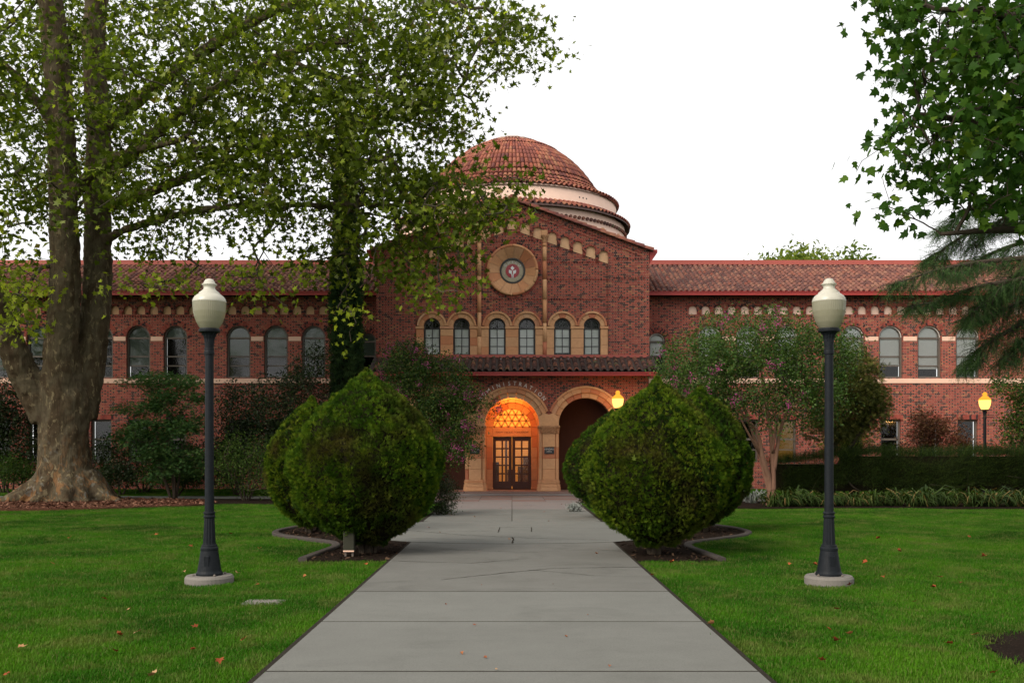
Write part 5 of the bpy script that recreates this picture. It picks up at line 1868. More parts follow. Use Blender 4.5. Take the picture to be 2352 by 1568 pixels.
crape('crape_myrtle', bs, 'multi-stemmed crape myrtle with sparse pink flowers before the right wing',
      [([w(1766, 1165), w(1768, 1110), w(1752, 1050, 30.8), w(1738, 990, 30.8), w(1705, 950, 30.7), w(1668, 880, 30.6)], .105, .025), ([w(1774, 1165), w(1776, 1090), w(1772, 1010, 31.1), w(1762, 940, 31.2), w(1748, 850, 31.2)], .10, .03),
       ([w(1768, 1130), w(1748, 1055, 31.2), w(1726, 985, 31.3), w(1700, 920, 31.4), w(1640, 860, 31.5)], .075, .02), ([w(1778, 1080), w(1790, 1000, 31), w(1810, 940, 31), w(1850, 880, 31)], .07, .025),
       ([w(1774, 1040), w(1782, 960, 30.6), w(1760, 925, 30.4), w(1800, 905, 30.3)], .04, .015), ([w(1750, 1050), w(1722, 1000, 30.4), w(1690, 940, 30.2)], .05, .02)],
      [(1600, 840, 95, 70, 1, 31, 1.6), (1700, 785, 110, 65, 1, 31, 1.8), (1790, 770, 70, 60, 1, 31, 1.6), (1740, 870, 190, 75, 1, 31, 2), (1870, 830, 85, 85, .95, 31, 1.6), (1620, 905, 90, 55, .8, 30.5, 1.5),
       (1800, 940, 90, 50, .75, 31, 1.5), (1920, 790, 50, 55, .7, 31, 1.2), (1555, 870, 45, 40, .7, 30.8, 1), (1890, 920, 60, 50, .7, 31, 1.2), (1670, 950, 50, 30, .35, 31, 1)], 720, 54, 30, 1)
bl = P(985, 1120, 35.2)
crape('crape_myrtle', bl, 'crape myrtle with pink blossom clusters in front of the left porch arch',
      [([P(985, 1130, 35.2), P(975, 1050, 35.1), P(960, 960, 35), P(950, 880, 35)], .08, .025), ([P(988, 1130, 35.2), P(1000, 1040, 35), P(1030, 960, 34.8), P(1060, 910, 34.7)], .07, .02),
       ([P(985, 1100, 35.2), P(1005, 1020, 34.7), P(1035, 1000, 34.4)], .05, .02)],
      [(940, 850, 60, 55, 1, 35, 1.1), (1000, 880, 80, 60, 1, 35, 1.2), (1055, 920, 50, 42, 1, 34.8, 1), (1020, 960, 70, 60, 1, 34.8, 1.1), (1050, 1010, 40, 50, 1, 34.6, .9), (960, 930, 60, 50, .9, 35, 1), (1112, 940, 30, 18, .7, 34.7, .5),
       (960, 815, 30, 30, .8, 35, .6), (1000, 1030, 40, 35, .7, 34.8, .8), (905, 840, 35, 35, .8, 35, .8)], 400, 62, 60, 2)

# ================================================================== shrubs and smaller trees along the building
def shrub(name, label, cat, px, Y, ells, nclu, per, sigma, size, leafm, tmpl=OVAL, bark='bark_dark', stems=4, group=None, droop=None, base_y=None, flat=.8, r_st=.05, up=.35, lean=None):
    b = P(px, HZ, Y); b.z = float(ground_z(b.x, Y)) if Y > 37 else 0
    t = empty(name, b)
    tag(t, label, cat, group)
    c = ellipse_points(ells, int(nclu * 1.35))
    c[:, 2] = np.maximum(c[:, 2], b.z + .12)
    B_ = np.array(b)
    cc = c - B_
    mid = cc.mean(0)
    mb = MB(); roots = []
    for i in range(stems):
        a = 2 * PI * i / stems + .4
        e = mid * np.array([1, 1, .75]) + np.array([math.cos(a) * cc[:, 0].std() * .8, math.sin(a) * cc[:, 1].std() * .8, 0])
        s0 = Vector((.08 * math.cos(a), .08 * math.sin(a), -.05))
        sp = smooth_path([s0, s0 + Vector((e[0] * .25 + .05 * math.cos(a), e[1] * .25, e[2] * .4)), Vector(e)], 4)
        mb.tube(sp, list(np.linspace(r_st, r_st * .4, len(sp))), 6, wob=.08)
        roots += [np.array(p) for p in sp[3:]]
    mb.build('stems', M[bark], t, True)
    grow(cc, roots, .004, r_st * .5, .04).build('branches', M[bark], t)
    V, F, T = leaves_at(cc, per, sigma, size, tmpl, up=up, flat=flat, droop=droop)
    np_obj('crown', V, F, M[leafm], t, T)
    return t
SB = 'shrubs along the building'
shrub('japanese_maple', 'layered green Japanese maple between plane tree and lamp post', 'tree', 398, 35.2,
      [(370, 880, 90, 18, 1, 35, 1.3), (400, 920, 75, 22, 1, 35, 1.3), (330, 940, 60, 16, .8, 35, 1), (360, 985, 90, 22, 1, 34.8, 1.3), (430, 970, 50, 25, 1, 35, 1), (320, 1010, 60, 18, .8, 34.8, 1), (380, 1040, 80, 20, 1, 34.7, 1.2), (430, 1070, 50, 22, .9, 34.7, 1), (360, 1090, 40, 16, .6, 34.7, 1)],
      240, 42, .20, .11, 'leaf_jmaple', PALM, stems=5, flat=.45, r_st=.06, up=1.2)
shrub('camellia_shrub', 'dark glossy shrub right behind the left lamp post', 'shrub', 545, 38.2, [(545, 940, 60, 55, 1, 38.2, 1), (560, 1010, 70, 50, 1, 38, 1), (520, 1060, 70, 50, 1, 38, 1)], 130, 46, .24, .12, 'leaf_dark', group=SB)
shrub('tall_shrub', 'tall grey-green shrub beside the dark cypress', 'shrub', 690, 37.0, [(720, 840, 45, 45, 1, 37, .9), (650, 900, 65, 45, 1, 37, 1), (700, 920, 70, 60, 1, 37, 1), (640, 970, 60, 50, 1, 36.8, 1), (690, 1000, 70, 60, 1, 37, 1), (620, 1050, 60, 50, .8, 36.6, 1)], 260, 44, .22, .10, 'leaf_dark', group=SB, stems=6)
shrub('twiggy_shrub', 'loose twiggy shrub low behind the left lamp post, beside the globes', 'shrub', 565, 34.2, [(560, 1040, 75, 45, .9, 34, .9), (590, 1090, 60, 45, .7, 34, .9), (520, 1080, 40, 40, .6, 34, .8), (620, 1120, 50, 20, .5, 33.6, .6)], 150, 26, .20, .075, 'leaf_mid', stems=12, group=SB, r_st=.025)
shrub('low_shrub', 'low rounded dark shrub left of the plane tree trunk', 'shrub', 30, 38.2, [(30, 1085, 50, 22, 1, 38, .8), (20, 1060, 35, 15, .7, 38, .6)], 50, 46, .2, .10, 'leaf_mid', group=SB)
shrub('low_shrub', 'low rounded dark shrub just right of the plane tree trunk', 'shrub', 275, 38.4, [(275, 1090, 45, 22, 1, 38.4, .8)], 46, 46, .2, .10, 'leaf_dark', group=SB)
shrub('low_shrub', 'low spreading shrub under the Japanese maple', 'shrub', 400, 37.4, [(390, 1085, 65, 20, 1, 37.2, .7), (440, 1095, 30, 20, 1, 37, .6)], 60, 46, .2, .10, 'leaf_mid', group=SB)
shrub('broad_shrub', 'broad dark evergreen shrub at the left edge before the wing', 'shrub', 10, 39.3, [(10, 950, 65, 70, 1, 39, .8), (15, 1040, 65, 50, 1, 39, .8), (-50, 960, 60, 90, 1, 39, .8)], 170, 44, .25, .13, 'leaf_dark', group=SB)
shrub('dark_shrub', 'dark undergrowth shrub between the maple and the wall', 'shrub', 330, 39.4, [(300, 1050, 90, 45, .8, 39.2, .6), (420, 1060, 70, 40, .8, 39.2, .6)], 110, 46, .22, .11, 'leaf_dark', group=SB)
shrub('box_shrub', 'small round glossy shrub at the path edge, past the left globes', 'shrub', 1016, 26.2, [(1016, 1135, 34, 45, 1, 26.2, .35)], 60, 60, .10, .05, 'leaf_dark', group=SB, stems=5, r_st=.02)
shrub('silver_plant', 'small silvery plant at the path edge by the right globes', 'plant', 1318, 27.4, [(1318, 1167, 16, 12, 1, 27.4, .18)], 14, 60, .06, .045, 'leaf_grey', stems=5, r_st=.008)
shrub('juniper', 'olive juniper with upswept branch tips behind the right lamp post', 'tree', 1885, 34.0,
      [(1960, 870, 55, 60, 1, 34, 1), (1985, 930, 50, 55, 1, 34, 1), (1940, 960, 60, 50, 1, 34, 1), (2020, 925, 25, 35, .9, 33.8, .5), (1975, 820, 30, 35, .7, 34, .6), (1900, 985, 60, 30, .7, 34, .8), (2000, 990, 30, 20, .5, 34, .6)], 230, 30, .17, .13, 'leaf_juniper', FAN, stems=4, r_st=.09)
shrub('yellow_shrub', 'yellow-green shrub under the juniper', 'shrub', 1965, 35.6, [(1965, 1005, 45, 32, 1, 35.6, .6), (1930, 1025, 40, 20, .9, 35.6, .6)], 60, 34, .2, .09, 'leaf_light', group=SB)
shrub('purple_maple', 'small purple-leaved maple against the right wing', 'tree', 2150, 37.4, [(2130, 985, 35, 40, 1, 37.4, .6), (2170, 1000, 45, 35, .9, 37.4, .6), (2110, 1015, 40, 25, .8, 37.4, .6), (2200, 1025, 25, 25, .8, 37.4, .5), (2120, 955, 20, 15, .7, 37.4, .4)], 110, 34, .17, .085, 'leaf_red', PALM, stems=4, r_st=.03)
shrub('leafy_tree', 'light green small tree at the right edge past the lit lamp', 'tree', 2360, 36.2, [(2330, 900, 45, 35, 1, 36.2, .8), (2350, 960, 45, 40, 1, 36.2, .8), (2302, 876, 22, 8, .6, 36.2, .5), (2345, 1010, 40, 30, 1, 36, .8), (2305, 880, 15, 14, .7, 36.2, .4), (2400, 930, 60, 90, 1, 36.2, .9)], 170, 34, .2, .115, 'leaf_mid', stems=4, r_st=.06)
shrub('far_tree', 'green treetop rising behind the ridge of the right wing', 'tree', 1830, 62, [(1838, 604, 40, 14, 1, 62, 2.5), (1790, 622, 45, 16, .8, 62, 2.5), (1850, 640, 70, 40, 1, 62, 2.5)], 130, 30, .55, .34, 'leaf_light', stems=3, r_st=.25)
shrub('far_tree', 'thin yellowish treetop showing above the ridge beyond the right lamp', 'tree', 1960, 60, [(1955, 597, 18, 14, .5, 60, 1), (1985, 606, 14, 8, .4, 60, 1), (1930, 608, 12, 6, .4, 60, 1), (1960, 640, 50, 28, 1, 60, 2)], 56, 20, .5, .34, 'leaf_light', stems=3, r_st=.2)

# columnar cypress by the gabled block
def cypress():
    b = P(795, HZ, 37.6); b.z = .0
    t = empty('cypress_tree', b)
    tag(t, 'tall dark columnar cypress beside the gabled block', 'tree')
    H_ = 14.6
    def rad(u): return np.interp(u, [0, .03, .1, .5, .8, 1], [.15, .45, .54, .54, .38, .04])
    mb = MB(); mb.tube([(0, 0, -.1), (0, 0, H_ * .9)], [.2, .03], 8); mb.build('trunk', M['bark_dark'], t)
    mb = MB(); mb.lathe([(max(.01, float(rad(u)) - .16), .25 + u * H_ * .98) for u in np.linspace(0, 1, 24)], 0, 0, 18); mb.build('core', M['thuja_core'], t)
    n = 9000
    u = rng.random(n); a = rng.random(n) * 2 * PI
    rr = rad(u) * (1 + .12 * np.sin(5 * a + 23 * u) + .08 * np.sin(9 * a - 41 * u)) - rng.random(n) ** 2 * .15
    pos = np.stack([rr * np.cos(a), rr * np.sin(a), .25 + u * H_], -1)
    yd = unit(np.stack([np.cos(a) * .3, np.sin(a) * .3, np.ones(n)], -1) + rng.normal(0, .2, (n, 3)))
    zz = unit(np.cross(yd, rng.normal(0, 1, (n, 3)))); xx = np.cross(yd, zz)
    V, F, T = scatter_mesh(FAN[0], FAN[1], pos, np.stack([xx, yd, zz], -1), rng.uniform(.14, .26, n), rng.random(n))
    np_obj('crown', V, F, M['leaf_cypress'], t, T)
cypress()

# ---- the long hedge on the right, with bare stems below and strap-leaved plants in front
hb = Vector((14.5, 33.2, 0))
HG = empty('hedge', hb)
tag(HG, 'long dark needle-leaved hedge with bare stems, before the right wing', 'hedge')
n = 34000
u = rng.random(n) * 14.5 + 8.7
v = rng.random(n)
zt = 1.63 + .05 * np.sin(u * 1.7) + .04 * np.sin(u * 4.1 + 1) + np.clip((9.8 - u) * -.0, -1, 0)
zt = np.where(u < 11.2, 1.63 - (11.2 - u) * .13, zt)
face = rng.random(n)
top = face < .38
yy = np.where(top, 32.05 + v * 2.4, 32.05 + .1 * np.sin(u * 2.1) + .06 * np.sin(u * 5.3) + rng.random(n) * .22)
zz0 = np.where(top, zt - rng.random(n) ** 2 * .12, .46 + .16 * np.sin(u * 1.3) + v * (zt - .56))
yd = unit(np.where(top[:, None], np.array([0, -.3, 1.0]), np.array([0, -.8, .35])) + rng.normal(0, .45, (n, 3)))
z_ = unit(np.cross(yd, rng.normal(0, 1, (n, 3)))); x_ = np.cross(yd, z_)
NS2 = needle_spray(6, 3)
V, F, T = scatter_mesh(NS2[0], NS2[1], np.stack([u, yy, zz0], -1) - np.array(hb), np.stack([x_, yd, z_], -1), rng.uniform(.20, .40, n), np.clip(rng.random(n) * .7 + .3 * (zz0 > zt - .16), 0, .99))
np_obj('foliage', V, F, M['leaf_hedge'], HG, T)
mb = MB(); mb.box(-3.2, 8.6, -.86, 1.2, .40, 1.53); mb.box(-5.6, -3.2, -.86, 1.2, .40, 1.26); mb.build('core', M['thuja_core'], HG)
mb = MB()
for i in range(46):
    x = rng.uniform(-5.6, 8.6); y = rng.uniform(-.9, .6)
    l_ = rng.normal(0, .5)
    mb.tube(smooth_path([Vector((x, y, -.05)), Vector((x + l_ * .3, y - .05, .3)), Vector((x + l_, y - .1, .75)), Vector((x + l_ * 1.8, y - .12, 1.05))], 3), list(np.linspace(.045, .012, 10)), 5, cap=False)
for (a, b) in (((1.5, .9), (4.2, .75)), ((3.2, .55), (5.6, .85)), ((-1, .62), (.6, .7)), ((-3.8, .95), (-3.2, .4))):
    mb.tube(smooth_path([Vector((a[0], -1.02, a[1])), Vector(((a[0] + b[0]) / 2, -1.08, (a[1] + b[1]) / 2 - .12)), Vector((b[0], -1.0, b[1]))], 5), list(np.linspace(.03, .012, 11)), 5, cap=False)
mb.build('stems', M['bark_dark'], HG)


def strap_clump(nl, seed):
    r_ = random.Random(seed); V, F, T = [], [], []
    for i in range(nl):
        a = r_.uniform(0, 2 * PI); L = r_.uniform(.5, 1.0); w_ = r_.uniform(.012, .024); rise = r_.uniform(.45, 1.0); tn = r_.random()
        d_ = Vector((math.cos(a), math.sin(a), 0)); sd = Vector((-d_.y, d_.x, 0)); b = len(V)
        o_ = Vector((r_.gauss(0, .07), r_.gauss(0, .07), -.02))
        for k in range(5):
            s_ = k / 4
            p = o_ + d_ * (L * .7 * s_) + Vector((0, 0, L * (rise * 1.5 * s_ - 1.35 * rise * s_ * s_)))
            ww = w_ * (1 - s_ ** 2 * .95)
            V += [p - sd * ww, p + sd * ww + Vector((0, 0, ww * .5))]; T += [tn, tn]
        F += [(b + 2 * k, b + 2 * k + 1, b + 2 * k + 3, b + 2 * k + 2) for k in range(4)]
    return np_mesh('strap_leaves', np.array([list(p) for p in V]), np.array(F), T)
sm = [strap_clump(60, s_) for s_ in range(5)]
for m_ in sm: m_.materials.append(M['leaf_strap'])
for i in range(34):
    x = 7.9 + i * .335 + random.uniform(-.08, .08); y = 30.55 + random.uniform(-.35, .35)
    o = bpy.data.objects.new('strap_leaf_clump', sm[i % 5]); o.location = (x, y, .0); o.rotation_euler = (0, 0, random.uniform(0, 6.28)); s_ = random.uniform(1.0, 1.5); o.scale = (s_, s_, s_ * 1.25)
    link(o); tag(o, 'clump of arching strap leaves with dry brown blades at the hedge foot', 'plant', 'strap-leaved plants along the hedge')
o = bpy.data.objects.new('yucca', sm[2]); yu = P(1722, HZ, 33); o.location = (yu.x, 32.6, 0); o.scale = (1.3, 1.3, 1.4); o.data = sm[2].copy(); o.data.materials.clear(); o.data.materials.append(M['leaf_grey']); link(o)
tag(o, 'pale spiky plant beside the right crape myrtle trunk', 'plant')

# ================================================================== lamps
def make_lamp(loc, label, lit=False, scale=1.0, stub=False):
    t = empty('street_lamp', loc)
    t.scale = (scale,) * 3
    tag(t, label, 'lamp', 'acorn-globe lamp posts')
    mb = MB()
    mb.lathe([(0, -.05), (.305, -.05), (.305, .055), (.285, .085), (0, .088)], 0, 0, 36); mb.build('concrete_pad', M['pad'], t)
    mb = MB()
    mb.lathe([(.168, .085), (.168, .11), (.158, .125), (.150, .14), (.146, .16)], 0, 0, 32)
    mb.lathe([(.146, .16), (.108, .40), (.112, .41), (.112, .435), (.098, .45), (.096, .47), (.086, .48)], 0, 0, 32)
    fl = lambda z, k: 1 - .09 * (k % 3 == 0)
    mb.lathe([(.080, .48), (.078, .50), (.064, .80), (.062, .815)], 0, 0, 36, fl)
    mb.lathe([(.062, .815), (.074, .82), (.076, .838), (.066, .85), (.066, .868), (.076, .876), (.074, .892), (.056, .90)], 0, 0, 32)
    mb.build('base', M['post'], t, False)
    mb = MB(); mb.cbox(-.035, .035, -.138, -.10, .20, .34, .008); mb.build('access_plate', M['post'], t)
    for a_ in range(4):
        mb = MB(); mb.blob((.205 * math.cos(a_ * PI / 2 + .6), .205 * math.sin(a_ * PI / 2 + .6), .095), (.018, .018, .02), 6, 4); mb.build('anchor_bolt', M['frame'], t)
    mb = MB(); mb.lathe([(.058, .89), (.056, 1.4), (.053, 2.9)], 0, 0, 28); mb.build('pole', M['post'], t, True)
    mb = MB()
    mb.lathe([(.053, 2.9), (.064, 2.905), (.064, 2.94), (.060, 2.95), (.060, 2.985), (.055, 2.99), (.060, 3.06)], 0, 0, 32)
    mb.lathe([(.060, 3.06), (.064, 3.10), (.080, 3.15), (.105, 3.185)], 0, 0, 36, fl)
    mb.lathe([(.105, 3.185), (.132, 3.19), (.134, 3.215), (.128, 3.225), (.124, 3.235), (0, 3.236)], 0, 0, 32); mb.build('collar', M['post'], t, False)
    rib = lambda z, k: 1 + .012 * (k % 2)
    mb = MB(); mb.lathe([(.108, 3.232), (.128, 3.26), (.158, 3.31), (.184, 3.38), (.199, 3.45), (.205, 3.52), (.207, 3.575)], 0, 0, 96, rib)
    mb.build('globe_bowl', M['lit'] if lit else M['globe_bowl'], t, False)
    mb = MB(); mb.lathe([(.209, 3.572), (.211, 3.585), (.204, 3.60), (.200, 3.615), (.180, 3.645), (.150, 3.668), (.135, 3.675), (.132, 3.69), (.088, 3.725), (.074, 3.74), (.070, 3.765), (.080, 3.785), (.094, 3.792), (.094, 3.802), (.074, 3.815), (.064, 3.84), (.048, 3.862), (.02, 3.873), (0, 3.875)], 0, 0, 48)
    mb.build('globe_top', M['lit_top'] if lit else M['globe_top'], t, True)
    if not lit:
        mb = MB(); mb.lathe([(0, 3.24), (.05, 3.25), (.05, 3.33), (.03, 3.34), (.03, 3.5), (0, 3.52)], 0, 0, 16); mb.build('lamp_holder', M['globe_top'], t, True)
    else:
        point('lamp_light', (0, 0, 3.2), 0, (1, .5, .14), .2, t).data.energy = 45
        mb = MB(); mb.tube([(0, 0, 3.02), (.30, -.05, 3.02)], [.014, .014], 6); mb.tube([(0, 0, 2.95), (.28, -.05, 2.95)], [.012, .012], 6); mb.build('arm', M['post'], t)
    return t
lw = P(481, HZ, 12.75); make_lamp((lw.x, 12.75, 0), 'unlit acorn-globe lamp post on the left lawn')
lw = P(1904, HZ, 12.72); make_lamp((lw.x, 12.72, .0), 'unlit acorn-globe lamp post on the right lawn')
lw = P(2262, HZ, 36.6); make_lamp((lw.x, 36.6, .0), 'lit orange lamp post beyond the hedge', True, 1.0)
lw = P(1419, HZ, 36.9); make_lamp((lw.x, 36.9, .0), 'lit orange lamp showing over the right front globe, before the porch', True, 1.02)

# ================================================================== small things
b = P(802, 1281, 15.7)
t = empty('utility_box', (b.x, 15.7, .016)); tag(t, 'small grey box on two short legs under the big left globe', 'box')
mb = MB(); mb.cbox(-.088, .088, -.05, .06, .08, .40, .012); mb.build('case', M['box_grey'], t)
mb = MB(); mb.cbox(-.086, .086, -.062, -.05, .075, .098, .004); mb.build('lip', M['band'], t)
for s_ in (-1, 1):
    mb = MB(); mb.box(s_ * .055 - .014, s_ * .055 + .014, -.02, .02, -.03, .082); mb.build('leg', M['frame'], t)
b = P(606, 1382, 11.05)
mb = MB(); mb.slab([(b.x - .22, 10.9), (b.x + .22, 10.9), (b.x + .22, 11.25), (b.x - .22, 11.25)], -.05, -.006)
tag(mb.build('cover_slab', M['pad']), 'flat concrete cover sunk in the left lawn', 'cover')

# fallen leaves
lm = []
for s_ in range(4):
    v_, f_ = (leaf_star() if s_ % 2 else leaf_tulip())
    v_ = v_.copy(); v_[:, 2] = v_[:, 2] * 3 + .10 * np.abs(v_[:, 0]) * (s_ + 1) + rng.normal(0, .03, len(v_))
    me = np_mesh('fallen_leaf', v_, f_); me.materials.append(M['leaf_fallen']); lm.append(me)
def fallen(px, py, size, label, group, z=.02):
    Y = EYE * FPX / (py - HZ)
    o = bpy.data.objects.new('fallen_leaf', random.choice(lm)); pt = P(px, py, Y)
    o.location = (pt.x, Y, z); o.rotation_euler = (random.uniform(-.5, .5), random.uniform(-.5, .5), random.uniform(0, 6.28)); o.scale = (size * .72,) * 3
    link(o); tag(o, label, 'leaf', group)
GL = 'small dry red or tan leaf fallen on the left lawn'
for (x, y) in ((240, 1384), (295, 1410), (448, 1450), (443, 1502), (316, 1462), (275, 1467), (265, 1508), (592, 1350), (545, 1322), (424, 1319), (596, 1265), (438, 1259), (359, 1232), (50, 1498), (350, 1561), (14, 1563), (840, 1302), (120, 1300), (700, 1330), (560, 1480), (160, 1240), (530, 1230), (505, 1530)):
    fallen(x, y, random.uniform(.06, .11) if y > 1300 else random.uniform(.09, .12), GL, 'fallen leaves on the left lawn', .05)
GRR = 'small dry red or tan leaf fallen on the right lawn'
for (x, y) in ((2017, 1240), (2226, 1238), (1814, 1302), (1872, 1301), (1987, 1297), (2030, 1331), (2160, 1333), (2260, 1282), (1951, 1351), (1903, 1455), (1922, 1480), (1950, 1465), (1887, 1528), (1922, 1408), (2240, 1468), (2205, 1345), (2144, 1355), (2180, 1490), (2066, 1270), (2100, 1390), (2280, 1558), (1543, 1296), (1590, 1302)):
    fallen(x, y, random.uniform(.06, .11) if y > 1300 else random.uniform(.09, .12), GRR, 'fallen leaves on the right lawn', .05)
GPA = 'tiny dry leaf lying on the concrete path'
for (x, y) in ((1024, 1395), (1115, 1520), (1140, 1548), (1090, 1444), (1300, 1470), (1270, 1348), (1170, 1242), (1106, 1350), (1260, 1200), (1220, 1165), (1090, 1190), (1250, 1178), (1010, 1226), (985, 1215), (1370, 1275), (1060, 1510), (1350, 1420), (1400, 1540), (1150, 1170), (1290, 1160)):
    fallen(x, y, random.uniform(.025, .05) if y > 1300 else .07, GPA, 'fallen leaves on the path', .042)
fallen(1633, 1441, .09, 'bright red fallen leaf on the right edge of the path', None, .05)
fallen(1497, 1328, .08, 'orange fallen leaf where path meets the right lawn', None, .05)

yb = P(1456, 1052, 14.95)
o = bpy.data.objects.new('caught_leaf', lm[1].copy()); o.data.materials.clear(); o.data.materials.append(M['leaf_light']); o.location = yb; o.rotation_euler = (1.3, .2, .4); o.scale = (.085,) * 3
link(o); tag(o, 'single yellow leaf caught on the front right clipped globe', 'leaf')

# bark chips round the plane tree
n = 5200
a = rng.random(n) * 2 * PI; r_ = np.sqrt(rng.random(n)) * 1.0
pos = np.stack([mulch_c[0] + mulch_c[2] * r_ * np.cos(a), mulch_c[1] + mulch_c[3] * r_ * np.sin(a), .035 + rng.random(n) * .03], -1)
V, F, T = scatter_mesh(np.array([(-.5, -.16, 0), (.5, -.2, .05), (.45, .18, 0), (-.4, .2, .08)]), np.array([(0, 1, 2, 3)]), pos, frames(np.array([0, 0, 1.0]) + rng.normal(0, .35, (n, 3))), rng.uniform(.05, .13, n), rng.random(n))
tag(np_obj('mulch_chips', V, F, M['chip'], None, T), 'loose reddish bark chips round the plane tree', kind='stuff')
# litter in the beds
n = 2600
sg = np.where(rng.random(n) < .5, 1, -1)
pos = np.stack([sg * rng.uniform(1.9, 4.7, n), rng.uniform(15.25, 24, n), np.full(n, .024)], -1)
def in_poly(x, y, poly):
    inside = np.zeros(len(x), bool); j = len(poly) - 1
    for i in range(len(poly)):
        xi, yi = poly[i]; xj, yj = poly[j]
        with np.errstate(divide='ignore', invalid='ignore'):
            c = ((yi > y) != (yj > y)) & (x < (xj - xi) * (y - yi) / (yj - yi + 1e-12) + xi)
        inside ^= c; j = i
    return inside
plaza = plaza_front + side_r + [(-x, y) for x, y in reversed(side_r)]
k = in_poly(np.abs(pos[:, 0]), pos[:, 1], bedR) & ~in_poly(pos[:, 0], pos[:, 1], plaza)
pos = pos[k]; n = len(pos)
V, F, T = scatter_mesh(np.array([(-.5, -.16, 0), (.5, -.2, .05), (.45, .18, 0), (-.4, .2, .08)]), np.array([(0, 1, 2, 3)]), pos, frames(np.array([0, 0, 1.0]) + rng.normal(0, .4, (n, 3))), rng.uniform(.03, .09, n), rng.random(n))
tag(np_obj('bed_litter', V, F, M['litter'], None, T), 'dry leaf litter on the soil under the globes', kind='stuff')

# ================================================================== the grass
def tuft(seed, nb=9, h=.05, spread=.05):
    r_ = random.Random(seed); V, F, T = [], [], []
    for i in range(nb):
        a = r_.uniform(0, 2 * PI); o_ = (r_.gauss(0, spread), r_.gauss(0, spread)); hh = h * r_.uniform(.55, 1.25); ln = r_.uniform(.1, .9) * hh; w_ = r_.uniform(.0018, .0034)
        c_, s_ = math.cos(a), math.sin(a); b = len(V); tn = r_.random()
        V += [(o_[0] - s_ * w_, o_[1] + c_ * w_, -.01), (o_[0] + s_ * w_, o_[1] - c_ * w_, -.01), (o_[0] + c_ * ln * .35 + s_ * w_ * .8, o_[1] + s_ * ln * .35 - c_ * w_ * .8, hh * .6),
              (o_[0] + c_ * ln * .35 - s_ * w_ * .8, o_[1] + s_ * ln * .35 + c_ * w_ * .8, hh * .6), (o_[0] + c_ * ln, o_[1] + s_ * ln, hh)]
        F += [(b, b + 1, b + 2), (b, b + 2, b + 3), (b + 3, b + 2, b + 4)]; T += [tn] * 5
    return np_mesh('grass_tuft', np.array(V), np.array(F), T)
coll = bpy.data.collections.new('grass_tufts')
for i in range(6):
    me = tuft(i, 11, .031, .045); me.materials.append(M['blade'])
    coll.objects.link(bpy.data.objects.new('grass_tuft', me))
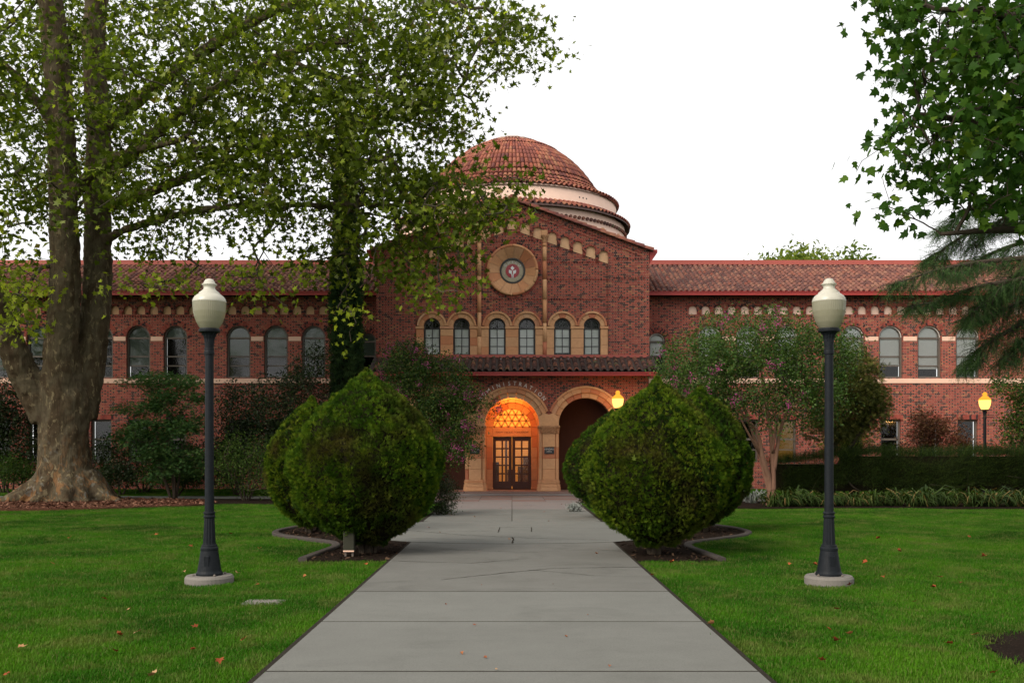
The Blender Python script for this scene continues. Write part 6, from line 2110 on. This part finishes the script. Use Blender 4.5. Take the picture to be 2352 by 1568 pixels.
def lawn_points(y0, y1, dens):
    w_ = 1.22 * 1176 / FPX * y1 + 1
    n = int(dens * (y1 - y0) * 2 * w_)
    x = rng.uniform(-w_, w_, n); y = rng.uniform(y0, y1, n)
    ok = np.abs(x) > PW + .015
    ok &= ~in_poly(x, y, plaza)
    ok &= ~in_poly(np.abs(x), y, [(a_, b_) for a_, b_ in bedR])
    ok &= ~((np.abs(x) < 2.15) & (y > 22))
    ok &= ((x - mulch_c[0]) / mulch_c[2]) ** 2 + ((y - mulch_c[1]) / mulch_c[3]) ** 2 > 1
    bb = ((x - bare[0]) / bare[2]) ** 2 + ((y - bare[1]) / bare[3]) ** 2
    ok &= (bb > 1.25) | (rng.random(n) < np.clip(bb - .75, 0, .4))
    ok &= ~((x > 4.9) & (y > 29.6 - .02 * x)) | (y > 36)
    ok &= ~((x < -4.8) & (y > 35.5) & (y < 37))
    ok &= ~((x > -14) & (x < -4.9) & (y > 33.3 - (x + 14) * .2) & (y < 35.5))
    for lx in (481, 1904):
        c = (lx - CX) / FPX * 12.74
        ok &= (x - c) ** 2 + (y - 12.74) ** 2 > .31 ** 2
    cs = P(606, 1382, 11.05).x
    ok &= ~((np.abs(x - cs) < .17) & (np.abs(y - 11.08) < .11))
    ok &= ~((np.abs(x) < 5.4) & (y > 27))
    x, y = x[ok], y[ok]
    return np.stack([x, y, ground_z(x, y)], -1)
pts = np.concatenate([lawn_points(5.6, 9, 1150), lawn_points(9, 13, 800), lawn_points(13, 18, 480), lawn_points(18, 25, 260), lawn_points(25, 34, 130), lawn_points(36.8, 40.8, 90)])
gm = bpy.data.meshes.new('grass'); gm.vertices.add(len(pts)); gm.vertices.foreach_set('co', pts.astype(np.float32).ravel()); gm.update()
gm.materials.append(M['blade'])
grass = link(bpy.data.objects.new('grass', gm))
tag(grass, 'short mown grass blades of the lawns', kind='stuff')
ng = bpy.data.node_groups.new('grass_on_points', 'GeometryNodeTree')
ng.interface.new_socket('Geometry', in_out='INPUT', socket_type='NodeSocketGeometry')
ng.interface.new_socket('Geometry', in_out='OUTPUT', socket_type='NodeSocketGeometry')
gi, go = ng.nodes.new('NodeGroupInput'), ng.nodes.new('NodeGroupOutput')
ci = ng.nodes.new('GeometryNodeCollectionInfo'); ci.inputs['Collection'].default_value = coll; ci.inputs['Separate Children'].default_value = True; ci.inputs['Reset Children'].default_value = True
iop = ng.nodes.new('GeometryNodeInstanceOnPoints'); iop.inputs['Pick Instance'].default_value = True
rv = ng.nodes.new('FunctionNodeRandomValue'); rv.data_type = 'FLOAT_VECTOR'
rv.inputs[0].default_value = (-.15, -.15, 0); rv.inputs[1].default_value = (.15, .15, 6.283)
rs = ng.nodes.new('FunctionNodeRandomValue'); rs.data_type = 'FLOAT'; rs.inputs[2].default_value = .7; rs.inputs[3].default_value = 1.3
ng.links.new(gi.outputs[0], iop.inputs['Points']); ng.links.new(ci.outputs[0], iop.inputs['Instance'])
ng.links.new(rv.outputs[0], iop.inputs['Rotation']); ng.links.new(rs.outputs[1], iop.inputs['Scale'])
ng.links.new(iop.outputs[0], go.inputs[0])
gmod = grass.modifiers.new('grass', 'NODES'); gmod.node_group = ng
print('tufts', len(pts), 'tris', sum(len(m.polygons) for m in bpy.data.meshes))
